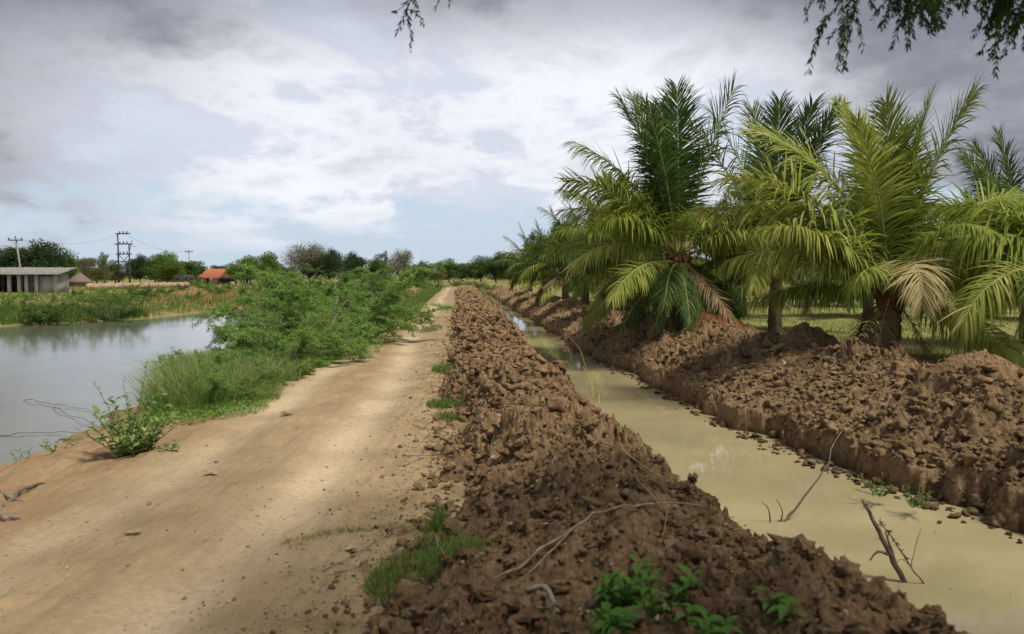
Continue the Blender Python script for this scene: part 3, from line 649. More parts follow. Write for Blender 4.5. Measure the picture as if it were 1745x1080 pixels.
spots = [(-5.0, 15.2, 3, .80, 'low feathery shrub at the near end of the shrub thicket beside the track'),
         (-5.9, 17.4, 1, .70, 'bright feathery shrub overhanging the pond, leftmost of the thicket'),
         (-5.1, 18.6, 0, .92, 'bushy light green shrub with bare grey stems showing at its foot'),
         (-6.1, 21.4, 1, .85, 'wide feathery shrub leaning over the pond behind the leftmost one'),
         (-5.3, 22.4, 0, 1.0, 'rounded lime green shrub in the middle of the thicket by the track'),
         (-6.9, 25.0, 0, .92, 'light green shrub on the pond side of the thicket middle'),
         (-5.7, 26.0, 2, .92, 'darker green shrub at the track side, middle of the thicket'),
         (-7.0, 29.5, 0, 1.0, 'tall feathery shrub top showing above the middle of the thicket'),
         (-5.9, 30.0, 1, .92, 'spreading green shrub close to the track before the bend'),
         (-8.3, 34.0, 1, 1.05, 'green shrub at the back of the thicket on the pond side'),
         (-6.4, 34.5, 2, .85, 'dark compact shrub at the narrow stretch of the track'),
         (-7.2, 40.0, 0, .88, 'small looking green shrub beyond the dark compact one'),
         (-7.6, 47.0, 1, .80, 'low green shrub far along the left verge of the track'),
         (-8.6, 37.5, 0, .9, 'feathery shrub on the pond side where the track narrows'), (-8.0, 43.5, 1, .85, 'feathery shrub leaning away from the track before the far verge'), (-8.4, 51.0, 2, .8, 'darker shrub among the far left verge shrubs'),
         (-8.2, 55.0, 0, .80, 'distant green shrub on the left verge'),
         (-9.0, 65.0, 1, .80, 'far green shrub where the track narrows to a line'),
         (-10.2, 78.0, 0, .85, 'farthest green shrub of the left verge')]
for i, (x, y, v, s_, lab) in enumerate(spots):
    x += (float(RL(y)) + 4.4 if i != 1 and i != 3 else .5) - (.55 if y > 24 else 0) - (.5 if y > 38 else 0); s_ = s_ * (1.32 if 18 < y < 33 else 1.28 if y >= 33 else 1.12); x -= .25 if y >= 33 else 0; put_shrub(v, (x, y, float(H(np.array(x), np.array(y))) - .03), s_, i * 1.9, lab, gs)
# far bank shrubs by the water
for i, (px, d, s_, v, lab) in enumerate([(75, 34.2, .78, 2, 'dark green bush hanging over the far shore of the pond below the grey house'), (192, 36.5, .80, 2, 'dense green bush at the corner of the far pond shore'),
        (200, 46, .70, 0, 'lighter green bush behind the corner bush of the far shore'), (160, 48, .62, 0, 'green bush on the far shore right of the grey house'), (20, 37, .6, 0, 'low green bush at the left picture edge on the far shore'),
        (362, 75, .45, 2, 'tiny dark bush on the red earth beyond the pond'), (330, 125, .95, 2, 'dark bush at the foot of the thin utility pole')]):
    p = at_d(px, 500, d); z = float(H(np.array(p.x), np.array(p.y))); put_shrub(v, (p.x, p.y, z - .05), s_, i * 2.3, lab, 'bushes beyond the pond', 'bush', 'bush')
for i in range(16):
    px = (250, 285, 310, 345, 390, 130, 225, 262, 300, 375, 415, 440, 180, 95, 240, 330)[i]; d = (60, 72, 88, 100, 95, 62, 85, 105, 112, 70, 88, 105, 98, 90, 55, 58)[i]
    p = at_d(px, 500, d); put_shrub(i % 3, (p.x, p.y, float(H(np.array(p.x), np.array(p.y))) - .05), (.42, .55, .5, .7, .6)[i % 5], i * 1.3, 'one of the low green bushes dotted over the open ground beyond the pond', 'scrub bushes on the open ground beyond the pond', 'bush', 'bush')
# low green verge plants running away right of the shrubs toward the bend, and a few on the far berm end
for i, (x, y, s_) in enumerate([(-8.6, 88, .7), (-10.5, 96, .8), (-12.4, 108, 1.0), (-8.4, 120, .8), (-6.6, 112, .7), (-4.2, 100, .6), (-2.6, 88, .5), (-14, 118, 1.1)]):
    put_shrub(i % 3, (x, y, 0), s_, i * 1.7, 'low green bush in the cluster where the track and soil ridge vanish', 'bushes at the vanishing end of the track', 'bush', 'bush')

# ------------------------------------------------------------------ grasses
def grass_patch(name, x, y, zf, hgt, w, material, lean=.45, wind=(.15, 0), **k):
    mb = MB(); n = len(x); z = zf(x, y); a = RNG.random(n) * 6.28; l = np.abs(RNG.normal(0, lean, n))
    ln = np.stack([np.cos(a) * l + wind[0], np.sin(a) * l + wind[1], 0 * a], 1); blades(mb, np.stack([x, y, z - .01], 1), hgt, ln, w)
    return mb.build(name, material, kind='stuff', **k)
def clump_pts(cx, cy, rx, ry, n, pw=.5):
    a = RNG.random(n) * 6.28; q = RNG.random(n) ** pw; return cx + np.cos(a) * q * rx, cy + np.sin(a) * q * ry
rz = lambda x, y: road_z(x, y)[0]
# tall feathery grass between the near plant and the shrubs
def tussock(x, y, rx, n, h, m, label, w=.010, group='tall grass clumps by the pond', lean=.4, name='grass_clump'):
    mb = MB(); cx, cy = clump_pts(0, 0, rx, rx, n, .6); a = np.arctan2(cy, cx) + RNG.normal(0, .6, n); l = np.abs(RNG.normal(.1, lean, n)) + .25 * np.hypot(cx, cy) / rx
    ln = np.stack([np.cos(a) * l, np.sin(a) * l, 0 * a], 1); z0 = float(H(np.array(x), np.array(y))) - .04
    blades(mb, np.stack([cx, cy, 0 * cx], 1), h * rnd(n, .45, 1.1), ln, w * rnd(n, .6, 1.3)); o = mb.build(name, M[m], label=label, cat='grass', group=group); o.location = (x, y, z0); return o
tus = [(-4.15, 9.7, .60, .50, 'grass', 'dense low green clump nearest the camera beside the red earth edge'), (-5.0, 10.3, .60, .72, 'reed', 'feathery pale grass clump at the water, left of the dense low clump'),
       (-4.2, 10.9, .60, .62, 'grass', 'green clump in the middle of the grassy verge'), (-5.1, 11.6, .65, .80, 'reed', 'tall pale seeded grass clump over the pond edge'),
       (-4.0, 12.1, .60, .55, 'reed', 'yellow green clump along the verge of the track'), (-4.9, 12.8, .65, .80, 'reed', 'tall feathery clump in front of the pond'),
       (-3.95, 13.4, .55, .42, 'grass', 'short green clump where the verge narrows'), (-4.8, 14.1, .65, .65, 'grass', 'green clump at the foot of the first shrub'),
       (-5.7, 13.6, .60, .85, 'reed', 'pale reedy clump standing out over the pond'), (-3.55, 10.4, .45, .30, 'grass', 'small low clump creeping onto the track edge'),
       (-5.9, 15.2, .6, .75, 'reed', 'reedy clump between pond and leftmost shrub')]
for x, y, rx, h, m, lab in tus: tussock(max(x, -.40 * y), y, rx, 1100, h * .85, m, lab, .007, lean=.6)
near = [(-4.3, 9.9, .34, 'small feathery green plant nearest the camera among the grass clumps'), (-5.3, 11.0, .36, 'feathery plant on the pond side of the grass clumps'), (-3.9, 11.3, .36, 'soft green bushy plant at the track side of the grass clumps'),
        (-4.7, 12.3, .42, 'feathery bushy plant in the middle of the grassy verge'), (-3.75, 12.9, .36, 'low soft bushy plant next to the bare track edge'), (-5.6, 13.0, .45, 'feathery plant drooping over the pond among reeds'), (-4.0, 14.2, .5, 'bushy plant just before the shrub thicket')]
for i, (x, y, s_, lab) in enumerate(near):
    x = max(x, -.40 * y + .1); put_shrub((0, 3, 1)[i % 3], (x, y, float(H(np.array(x), np.array(y))) - .03), s_, i * 2.1, lab, 'small feathery plants among the grass clumps', 'bushy_plant', 'plant')
# creeping ground cover
def cover_patch(label, cx, cy, rx, ry, n, zf, m='shrub', L=.03, name='ground_cover', hmax=.10):
    x, y = clump_pts(cx, cy, rx, ry, n); z = zf(x, y) + RNG.random(n) * hmax; mb = MB()
    D = rdir(n); D[:, 2] = np.abs(D[:, 2]) * .5; leaves(mb, np.stack([x, y, z], 1), D, np.array([0, 0, 1.0]) + RNG.normal(0, .5, (n, 3)), L * rnd(n, .6, 1.4), L * .5 * rnd(n, .6, 1.4))
    return mb.build(name, M[m], kind='stuff', cat='ground cover', label=label)
cover_patch('low creeping green leaves edging the red earth beside the grass clumps', -3.75, 9.6, .75, .9, 5000, rz, 'shrub', .035)
cover_patch('creeping green leaves at the foot of the near shrubs', -4.2, 15.5, .75, 2.6, 6500, rz, 'shrub', .04)
cover_patch('creeping green leaves on the verge before the bend', -5.0, 23, .6, 6, 5000, rz, 'shrub', .05)
# verge strip of short grass along left side
n = 14000; y = 12 * (90 / 12) ** RNG.random(n); x = RL(y) - np.abs(RNG.normal(0, .8, n)) + .05
grass_patch('grass', x, y, rz, rnd(n, .08, .30) * (1 + y / 90), .008 * (1 + y / 30), M['grass'], label='short green grass along the left verge of the track', cat='grass')
# green tufts on the right edge of the track
for (px, py, rx, ry, n, h, lab) in [(765, 690, .28, .22, 900, .10, 'small patch of green grass on the right edge of the track against the clods'), (758, 630, .22, .5, 800, .11, 'narrow tuft of grass at the ridge foot farther along the track'),
        (770, 712, .22, .15, 500, .08, 'sparse green tuft just in front of the small grass patch'), (735, 560, .3, 1.5, 500, .12, 'faint green tufts at the ridge foot in the middle distance')]:
    p = at_z(px, py, .02); x, y = clump_pts(p.x, p.y, rx, ry, n)
    grass_patch('grass', x, y, lambda a, b: np.maximum(road_z(a, b)[0], np.where(a > BL(b) - .1, berm_z(a, b), -9)), h * rnd(n, .4, 1.2), .007, M['grass'], .6, label=lab, cat='grass')
p = at_z(722, 975, .06); x, y = clump_pts(p.x, p.y, .30, .34, 2600)
surf = lambda a, b: np.maximum(road_z(a, b)[0], np.where(a > BL(b) - .2, berm_z(a, b), -9))
grass_patch('grass', x, y, surf, rnd(2600, .03, .12), .004, M['grass'], .8, label='tangled dark green grass patch in the foreground between track and soil ridge', cat='grass')
p = at_z(740, 915, .1); x, y = clump_pts(p.x, p.y, .07, .1, 260)
grass_patch('grass', x, y, surf, rnd(260, .08, .22), .006, M['grass'], .35, label='upright grass tuft rising behind the foreground grass patch', cat='grass')
for (px, py, rx, ry, n, lab) in [(610, 905, .42, .05, 700, 'thin line of creeping grass across the right part of the track'), (560, 915, .2, .05, 300, 'short strand of creeping grass on the open track')]:
    p = at_z(px, py, 0); a = RNG.random(n) * 2 - 1; x = p.x + a * rx; y = p.y + a * .18 + RNG.normal(0, ry, n) * .6
    grass_patch('grass', x, y, rz, rnd(n, .01, .04), .004, M['drygrass'], 1.0, label=lab, cat='grass')
n = 1500; y = 3 * (12 / 3) ** RNG.random(n); x = BL(y) - np.abs(RNG.normal(0, .28, n)); grass_patch('dry_grass', x, y, rz, rnd(n, .01, .05), .003, M['drygrass'], 1.1, label='scattered dry straw along the right edge of the track', cat='dry grass')
n = 2600; X_, Y_, Z_ = on_strip(np.random.default_rng(8), n, 1.8, 14, lambda y: BL(y), lambda y: CL(y), berm_z)
grass_patch('roots', X_, Y_, berm_z, rnd(n, .03, .12), .0028, M['drygrass'], 1.1, label='fine dry roots and straw sticking out of the soil ridge', cat='roots')
n = 1800; X_, Y_, Z_ = on_strip(np.random.default_rng(9), n, 6, 30, lambda y: CR(y) + .1, lambda y: CR(y) + RO(y) + 1, bank_z)
grass_patch('roots', X_, Y_, bank_z, rnd(n, .04, .16), .004, M['drygrass'], 1.0, label='fine dry roots sticking out of the cut canal bank', cat='roots')
# plantation grass
n = 60000; y = 11 * (48 / 11) ** RNG.random(n); x = CR(y) + RO(y) + 1.0 + RNG.random(n) ** 1.2 * (y * .75)
dd = fbm(x, y, 2.2, 3, 91) + RNG.normal(0, .25, n) > -.1; x, y = x[dd], y[dd]
grass_patch('grass', x, y, lambda a, b: H(a, b) - .0, rnd(len(x), .03, .11) * (1 + y / 60), .007 * (1 + y / 25), M['drygrass'], .6, label='short yellow green grass under the palms', cat='grass')
# far shore grass
n = 30000; y = 26 * (75 / 26) ** RNG.random(n); s_ = np.abs(RNG.normal(0, 3.2, n)) + .1
x = np.where(y < 33, -RNG.random(n) * 45 - 20, FB(y) - s_ * 1.4); y = np.where(y < 33, np.interp(x, [-100, -21.5], [25.5, 32.5]) + s_, y)
ok = (x < FB(y) - .2) & ((y < 40) | (RNG.random(len(x)) < .22)); x, y = x[ok], y[ok]; n = len(x)
grass_patch('grass', x, y, H, rnd(n, .12, .55), .03, M['grass'], .4, label='rank yellow green grass on the far shore of the pond', cat='grass')
n = 16000; y = rnd(n, 50, 150); x = -12 - RNG.random(n) * y * .7; ok = (x < FB(y) - 1); x, y = x[ok], y[ok]; n = len(x)
ok = (fbm(x, y, 9, 3, 33) > .02) & ((x < -.42 * y) | (RNG.random(len(x)) < .35)); x, y = x[ok], y[ok]; n = len(x)
grass_patch('grass', x, y, H, rnd(n, .15, .5), .06, M['grass'], .4, label='scattered dry grass on the open land beyond the pond', cat='grass')

def litter(label, x, y, zf, lo, hi, m, cat='litter'):
    n = len(x); mb = MB(); D = rdir(n); D[:, 2] *= .25; leaves(mb, np.stack([x, y, zf(x, y) + .004], 1), D, np.array([0, 0, 1.0]) + RNG.normal(0, .45, (n, 3)), rnd(n, lo, hi), rnd(n, lo * .25, hi * .45), .3)
    return mb.build('leaf_litter', M[m], kind='stuff', cat=cat, label=label)
n = 1500; y = 2.3 * (16 / 2.3) ** RNG.random(n); x = BL(y) - np.abs(RNG.normal(0, .45, n)); litter('bits of dead leaf and straw on the right half of the track', x, y, rz, .010, .040, 'dry_leaf')
n = 700; y = 3 * (16 / 3) ** RNG.random(n); x = RL(y) + RNG.random(n) ** 1.6 * 2.2 - .3; litter('sparse bits of dead leaf on the left half of the track', x, y, rz, .008, .03, 'dry_leaf')
n = 1400; X_, Y_, Z_ = on_strip(np.random.default_rng(18), n, 1.8, 16, lambda y: BL(y), lambda y: CL(y), berm_z); litter('bits of dead leaf caught between the clods of the soil ridge', X_, Y_, lambda a, b: berm_z(a, b) + .02, .012, .05, 'dry_leaf')
n = 420; y = 4 * (30 / 4) ** RNG.random(n); q = RNG.random(n); q = np.where(RNG.random(n) < .6, q ** 3, 1 - q ** 3); x = (CL(y) - .1) * (1 - q) + (CR(y) - .02) * q
litter('specks of leaf and straw floating on the canal water', x, y, lambda a, b: a * 0 + WC, .008, .035, 'dry_leaf', 'floating litter')
# ------------------------------------------------------------------ leafy near plants
def leafy_plant(loc, nst, h, leafL, leafW, m, label, spread=.5, name='leafy_plant', cat='plant', seed=0, group=None, lps=16, base=.0):
    r = np.random.default_rng(seed); t = empty(name, loc, 0, label=label, cat=cat, group=group); ms, ml = MB(), MB()
    for k in range(nst):
        a = k * 2.4 + r.uniform(-.4, .4); q = r.uniform(.1, 1); L = h * r.uniform(.55, 1.1) * (1 - .25 * q)
        d = unit(np.array([math.cos(a) * spread * q, math.sin(a) * spread * q, 1.0])); p = np.array([math.cos(a), math.sin(a), 0]) * .06 * q + [0, 0, -.02]; pts = [p]
        for _ in range(6): d = unit(d + r.normal(0, .07, 3) + np.array([math.cos(a), math.sin(a), 0]) * .05); p = p + d * L / 6; pts.append(p)
        pts = np.array(pts); tube(ms, pts, np.linspace(.006, .002, 7), 4)
        nl = lps; tt = np.linspace(base, .99, nl) * 6; i = np.minimum(tt.astype(int), 5); P = pts[i] + (pts[i + 1] - pts[i]) * (tt - i)[:, None]
        aa = np.arange(nl) * 2.4 + r.uniform(0, 6); D = np.stack([np.cos(aa), np.sin(aa), r.uniform(.1, .9, nl)], 1)
        leaves(ml, P, D, np.array([0, 0, 1.0]) + r.normal(0, .25, (nl, 3)), leafL * r.uniform(.6, 1.25, nl), leafW * r.uniform(.7, 1.2, nl), .2)
    ms.build('stem', M['sprout'] if m == 'sprout' else M['weed'], t); ml.build('foliage', M[m], t); return t
p = at_z(222, 776, -.06)
leafy_plant((p.x, p.y, -.10), 30, .72, .095, .048, 'weed', 'leafy pale green weed standing alone at the pond edge of the track', .9, seed=1, lps=17)
leafy_plant((p.x - .05, p.y + .15, -.1), 7, 1.0, .055, .024, 'weed', 'taller thin stalks with small leaves rising out of the leafy weed', .45, 'weed', seed=2, lps=20)
leafy_plant((p.x + .32, p.y + .02, -.06), 8, .22, .07, .04, 'weed', 'low sprawling weed with broad pale leaves at the right foot of the leafy weed', 1.8, 'weed', seed=3, lps=8)
p = at_z(105, 775, -.35)
leafy_plant((p.x, p.y, -.42), 9, .34, .08, .03, 'weed', 'ragged green weed leaning over the pond left of the leafy weed', 1.5, 'weed', seed=4, lps=12)
p = at_z(45, 790, -.4)
leafy_plant((p.x, p.y, -.45), 5, .38, .06, .02, 'shrub_dark', 'thin dark twiggy weed in the shallow water at the left edge', 1.2, 'weed', seed=5, lps=10)
# foreground broad leaf sprouts
def sprout(loc, n, h, w, label, seed):
    r = np.random.default_rng(seed); t = empty('sprout', loc, 0, label=label, cat='seedling', group='green sprouts on the soil ridge'); ms = MB()
    for k in range(n):
        a = k * 2.4 + r.uniform(-.5, .5); q = r.uniform(.2, .8); d = unit(np.array([math.cos(a) * q, math.sin(a) * q, 1.0])); p = np.zeros(3); pts = [p]
        for _ in range(6): d = unit(d + r.normal(0, .09, 3)); p = p + d * h * r.uniform(.7, 1.1) / 6; pts.append(p)
        pts = np.array(pts); tube(ms, pts, np.linspace(.004, .0015, 7), 5)
        for u in range(2, 7):
            for sg in ((0, math.pi) if u < 6 else (0, 2.1, 4.2)):
                az = sg + u * 1.4 + r.uniform(-.3, .3); el0 = r.uniform(.2, 1.0); L = w * 2.1 * r.uniform(.7, 1.2); m = 6; sq_ = np.linspace(0, 1, m); el = el0 - sq_ * r.uniform(.6, 1.6)
                dd = np.stack([np.cos(el) * math.cos(az), np.cos(el) * math.sin(az), np.sin(el)], 1); P = pts[u] + np.concatenate([[[0, 0, 0]], np.cumsum(dd[:-1] * L / (m - 1), 0)])
                sd_ = np.array([-math.sin(az), math.cos(az), 0]); ww = w * .72 * np.array([.08, .65, 1, .9, .5, .03]) * r.uniform(.8, 1.2); up = np.array([0, 0, 1]) * .22
                v = np.stack([P + (-sd_ / 2 + up) * ww[:, None], P, P + (sd_ / 2 + up) * ww[:, None]], 1).reshape(-1, 3); v = v + r.normal(0, .0015, v.shape); mb = MB()
                mb.add(v, [f for i in range(m - 1) for f in ((3 * i, 3 * i + 1, 3 * i + 4, 3 * i + 3), (3 * i + 1, 3 * i + 2, 3 * i + 5, 3 * i + 4))]); mb.build('leaf', M['sprout'], t, smooth=True)
    ms.build('stem', M['weed'], t)
def bz(p): return float(berm_z(np.array(p.x), np.array(p.y)))
for k, (px, py, n_, h_, lab) in enumerate([(1128, 1075, 5, .27, 'tallest bright green sprout at the bottom of the soil ridge'), (1050, 1050, 5, .17, 'spreading green sprout left of the tallest sprout'),
        (1040, 1100, 4, .12, 'low sprout at the bottom picture edge'), (1325, 1075, 2, .14, 'single thin sprout in the shade right of the others'), (1215, 1105, 3, .11, 'small sprout low down between the tallest and the thin one')]):
    p = at_z(px, py, .38); z = bz(p); p = at_z(px, py, z); sprout((p.x, p.y, z - .01), n_, h_, .045, lab, k)

# ------------------------------------------------------------------ sticks, dry leaves, stones
def stick(name, pts, r0, r1, label, forks=(), cat='stick', m='twig', leafy=None, group=None):
    t = MB()
    def sm(p, k=4):
        p = np.array([list(q) for q in p], float); n = len(p); tt = np.linspace(0, n - 1, (n - 1) * k + 1)
        o = np.stack([np.interp(tt, np.arange(n), p[:, i]) for i in range(3)], 1)
        for _ in range(2): o[1:-1] = (o[:-2] + 2 * o[1:-1] + o[2:]) / 4
        o[1:-1] += RNG.normal(0, np.linalg.norm(p[-1] - p[0]) * .006, o[1:-1].shape); return o
    q = sm(pts); tube(t, q, np.linspace(r0, r1, len(q)), 6, .25)
    for f in forks: g = sm(f); tube(t, g, np.linspace(r1 * 1.2, r1 * .5, len(g)), 5, .2)
    if leafy:
        P = q[RNG.integers(len(q) // 3, len(q), leafy)]; D = rdir(leafy); leaves(t, P, D, rdir(leafy), .03 * rnd(leafy, .6, 1.4), .01)
    c = q[0].copy(); t.V = [v - c for v in t.V]; o = t.build(name, M[m], label=label, cat=cat, group=group); o.location = c; return o
def sp_(px, py, lift=.02):     # point resting on whatever surface is there
    z = .2
    for _ in range(14):
        p = at_z(px, py, z); x, y = np.array(p.x), np.array(p.y)
        z2 = float(surf(x, y)) if p.x < CL(p.y) - .2 else (WC if p.x < CR(p.y) else float(bank_z(x, y)))
        z = .6 * z + .4 * z2
    p = at_z(px, py, z); return (p.x, p.y, z + lift)
gst = 'dry twigs on the soil ridge and track'
stick('branch', [sp_(830, 1000, .01), sp_(900, 975, .06), sp_(985, 915, .07), sp_(1040, 893, .09), sp_(1120, 888, .10), sp_(1205, 884, .06)], .008, .0045, 'long forked pale branch lying across the near soil ridge', [[sp_(985, 915, .07), sp_(930, 965, .04), sp_(870, 1010, .03)], [sp_(1120, 888, .10), sp_(1085, 850, .10), sp_(1050, 800, .05)], [sp_(1140, 888, .1), sp_(1130, 930, .06)]], group=gst)
stick('twig', [sp_(1022, 762, .04), sp_(1060, 780, .06), sp_(1112, 816, .04)], .008, .005, 'straight pale stick on the middle of the ridge above the forked branch', group=gst)
stick('twig', [sp_(1055, 823, .03), sp_(1105, 820, .03)], .008, .006, 'short reddish stick just below the straight pale stick', group=gst)
stick('twig', [sp_(685, 778, .01), sp_(720, 780, .02), sp_(775, 776, .03)], .005, .003, 'forked twig lying on the track edge halfway up the ridge', [[sp_(720, 780, .02), sp_(700, 790, .01), sp_(690, 786, .01)]], group=gst)
stick('twig', [sp_(705, 725, .01), sp_(735, 737, .03), sp_(770, 744, .04)], .005, .003, 'bent twig on the track edge beyond the forked twig', [[sp_(735, 737, .03), sp_(722, 752, .02), sp_(712, 760, .01)]], group=gst)
stick('twig', [sp_(550, 975, .01), sp_(610, 945, .02), sp_(660, 915, .02), sp_(690, 905, .02)], .004, .002, 'thin straw coloured twig slanting across the track', group=gst)
stick('twig', [sp_(570, 978, .01), sp_(640, 968, .02), sp_(715, 935, .03)], .004, .003, 'curved twig on the track beside the foreground grass patch', group=gst)
stick('twig', [sp_(738, 890, .01), at_z(742, 915, .25), at_z(765, 960, .2)], .004, .003, 'reddish stem leaning out of the foreground grass patch', group=gst)
stick('twig', [sp_(895, 1020, .04), sp_(930, 1018, .06), sp_(950, 1050, .02)], .014, .011, 'flat broken piece of pale bark at the bottom of the ridge', group=gst)
stick('twig', [sp_(890, 1040, .02), sp_(935, 1048, .03)], .006, .004, 'pale twig under the broken piece of bark', group=gst)
w0 = at_z(1314, 897, WC - .04); wd = w0.y; A = lambda px, py, k=0.0: at_d(px, py, wd + k)
stick('branch', [w0, A(1345, 882, .05), A(1380, 835, .12), A(1410, 792, .2)], .017, .007, 'curved bare stick rising from the ridge over the murky water', [[w0, A(1310, 865), A(1298, 855)], [A(1330, 891, .03), A(1335, 870, .02), A(1322, 850)]], m='bark', group='branches at the canal edge')
c0 = at_z(1545, 1000, WC - .04); wd = c0.y
stick('branch', [c0, A(1518, 945, .03), A(1492, 893, .06), A(1470, 852, .1)], .024, .012, 'stout dark stick slanting up out of the near canal edge', [[A(1530, 970, .02), A(1520, 940, .05), A(1508, 905, .1)], [A(1518, 945, .03), A(1495, 938, .03), A(1482, 955, .02)]], m='bark', leafy=50, group='branches at the canal edge')
d0 = at_z(1580, 1003, WC - .04); wd = d0.y
stick('branch', [d0, A(1552, 965), A(1520, 915, .05), A(1500, 888, .1)], .007, .003, 'thin leafy twig beside the stout dark stick', [[A(1552, 965), A(1562, 925, .05), A(1570, 900, .05)], [A(1552, 965), A(1535, 950), A(1528, 960)]], leafy=90, m='bark', group='branches at the canal edge')
q0 = sp_(1410, 810, .0); stick('root', [(q0[0], q0[1], WC + .02), (q0[0] + .05, q0[1] + .05, WC + .3), (q0[0] + .25, q0[1] + .2, WC + .5)], .007, .004, 'thin root curling out of the cut bank to the water', cat='root')
rp = at_z(1022, 695, -.6); stick('reed', [rp, at_z(1005, 640, -.3), at_z(975, 570, .05), at_z(965, 545, .15)], .006, .003, 'long thin dry reed leaning over the canal in the middle distance', cat='reed', m='rachis')
def flat_leaf(px, py, L, W, az, label, m='dry_leaf', curl=.35, name='dry_leaf', group='dry leaves on the track and ridge', zoff=.008):
    p = sp_(px, py, zoff); n, k = 7, 4; s = np.linspace(0, 1, n); u = np.linspace(-1, 1, k * 2 + 1); mb = MB(); w = W * np.sin(np.pi * np.clip(s * .96 + .02, 0, 1)) ** .7 * (1 + RNG.normal(0, .22, n))
    V = np.array([[(s[i] - .5) * L, u[j] * w[i] / 2, curl * L * (.5 * (s[i] - .4) ** 2 + .35 * abs(u[j]) ** 1.5 * w[i] / W) + RNG.normal(0, L * .03)] for i in range(n) for j in range(2 * k + 1)])
    c = 2 * k + 1; mb.add(V, [(i * c + j, i * c + j + 1, (i + 1) * c + j + 1, (i + 1) * c + j) for i in range(n - 1) for j in range(c - 1)])
    o = mb.build(name, M[m], smooth=True, label=label, cat='leaf', group=group); o.location = p; o.rotation_euler = (RNG.normal(0, .15), RNG.normal(0, .15), az); return o
flat_leaf(362, 808, .16, .08, 2.6, 'largest pale curled dry leaf lying on the open track')
flat_leaf(228, 911, .10, .045, .2, 'greyish dry leaf on the track nearest the left bottom corner')
flat_leaf(600, 937, .08, .05, .4, 'pinkish dry leaf on the track beside the straw coloured twig')
flat_leaf(780, 922, .13, .06, 1.1, 'pale crumpled dry leaf on the ridge above the foreground grass patch', curl=.8)
flat_leaf(488, 708, .15, .09, .1, 'brown dry leaf on the far left wheel track')
flat_leaf(1092, 930, .07, .03, 1.9, 'small pale dry leaf on the near soil ridge')
flat_leaf(775, 862, .13, .09, 1.3, 'flat grey leaf lying on the left foot of the soil ridge', curl=.1)
flat_leaf(880, 893, .10, .08, .4, 'flat grey brown leaf on the middle of the near ridge', curl=.1)
flat_leaf(820, 720, .22, .12, 2.4, 'pale dry husk at the ridge foot behind the small grass patch', curl=.6)
flat_leaf(1325, 600, .42, .22, .6, 'crumpled yellow leaf sheath on the far canal bank', 'frond_pale', .6, 'leaf_sheath', None, .06)
flat_leaf(1345, 630, .5, .16, .9, 'dry grey palm leaf remains on the far canal bank', 'dry_leaf', .6, 'dead_frond', None, .05)
M['teal'] = m_plain('teal_plastic', (.02, .22, .20), (.05, .32, .28), 20, .4)
flat_leaf(1426, 597, .28, .12, .2, 'torn scrap of teal plastic lying on the far canal bank', 'teal', .5, 'plastic_scrap', None, .08)
def stone(px, py, s, label, seed, loc=None):
    var, f = clod_variants(3, 1, seed); mb = MB(); mb.add(var[0] * s, None, f); o = mb.build('stone', M['stone'], smooth=True, label=label, cat='stone', group='stones on the track'); o.location = loc or sp_(px, py, s * .3)
stone(18, 885, .055, 'grey stone at the left picture edge beside the pond bank', 3); stone(368, 788, .018, 'small dark stone just behind the largest dry leaf', 4)
stone(672, 1002, .02, 'small whitish stone in the foreground grass patch', 5); stone(484, 703, .02, 'dark pebble near the brown dry leaf', 6)
stick('driftwood', [at_z(-30, 900, -.1), at_z(20, 850, -.05), at_z(65, 825, -.1), at_z(110, 815, -.2)], .018, .008, 'dark driftwood branch lying at the pond edge in the left corner', [[at_z(20, 850, -.05), at_z(60, 860, -.1), at_z(115, 850, -.12)], [at_z(20, 850, -.05), at_z(-10, 830, -.1)]], m='bark', cat='branch')
stick('twig', [at_z(120, 832, -.1), at_z(160, 818, -.08), at_z(205, 822, -.05)], .005, .003, 'thin twig on the wet earth right of the driftwood', group=gst)
for k, (a_, b_, c_) in enumerate([((40, 682), (90, 688), (160, 700)), ((0, 742), (60, 735), (150, 738)), ((90, 695), (130, 712), (175, 728))]):
    stick('floating_twig', [at_z(*a_, WP + .01), at_z(*b_, WP + .03), at_z(*c_, WP + .01)], .005, .003, ['upper thin twig lying on the pond surface left of the leafy weed', 'lower long twig lying on the pond surface at the left edge', 'middle twig on the pond reaching toward the leafy weed'][k], m='bark', cat='twig')
# low leafy twig hanging from the far bank over the water at right
for k, (px, py, lab) in enumerate([(1500, 832, 'green leafy twig trailing from the cut bank into the water'), (1560, 850, 'second green twig trailing from the cut bank farther right')]):
    a0 = at_z(px, py, WC + .18); leafy_plant((a0.x, a0.y, WC + .12), 9, .26, .05, .016, 'shrub_dark', lab, 2.2, 'trailing_twig', 'twig', seed=30 + k, lps=14)

# red soil heap and dark heap on the far bank
def heap(px, py, r_, h_, m, label, seed, d=None):
    p = at_d(px, py, d); n = 150; u = np.linspace(-1, 1, n); X, Y = np.meshgrid(u * r_ * 1.1, u * r_ * .8); q = np.hypot(X / r_ / 1.1, Y / r_ / .8)
    z = h_ * np.clip(1 - q ** 1.6, 0, 1) * (1 + fbm(X + seed, Y, .5, 4, seed) * .6) + np.clip(1 - q, 0, 1) ** .5 * (lumps(X, Y, .22, seed) * .08 + lumps(X, Y, .09, seed + 1) * .05 + fbm(X, Y, .3, 6, seed, .7) * .22) - .12 * sstep(q, .8, 1.1)
    base = float(bank_z(np.array(p.x), np.array(p.y))) if p.x < CR(p.y) + RO(p.y) + 2 else 0.0
    o = grid('soil_heap', X, Y, z, M[m], label=label, cat='soil heap', group=None); o.location = (p.x, p.y, base - .02)
heap(1215, 548, .75, .36, 'red_soil', 'small heap of red soil between the dark palm and the middle palm', 5, 20.5)
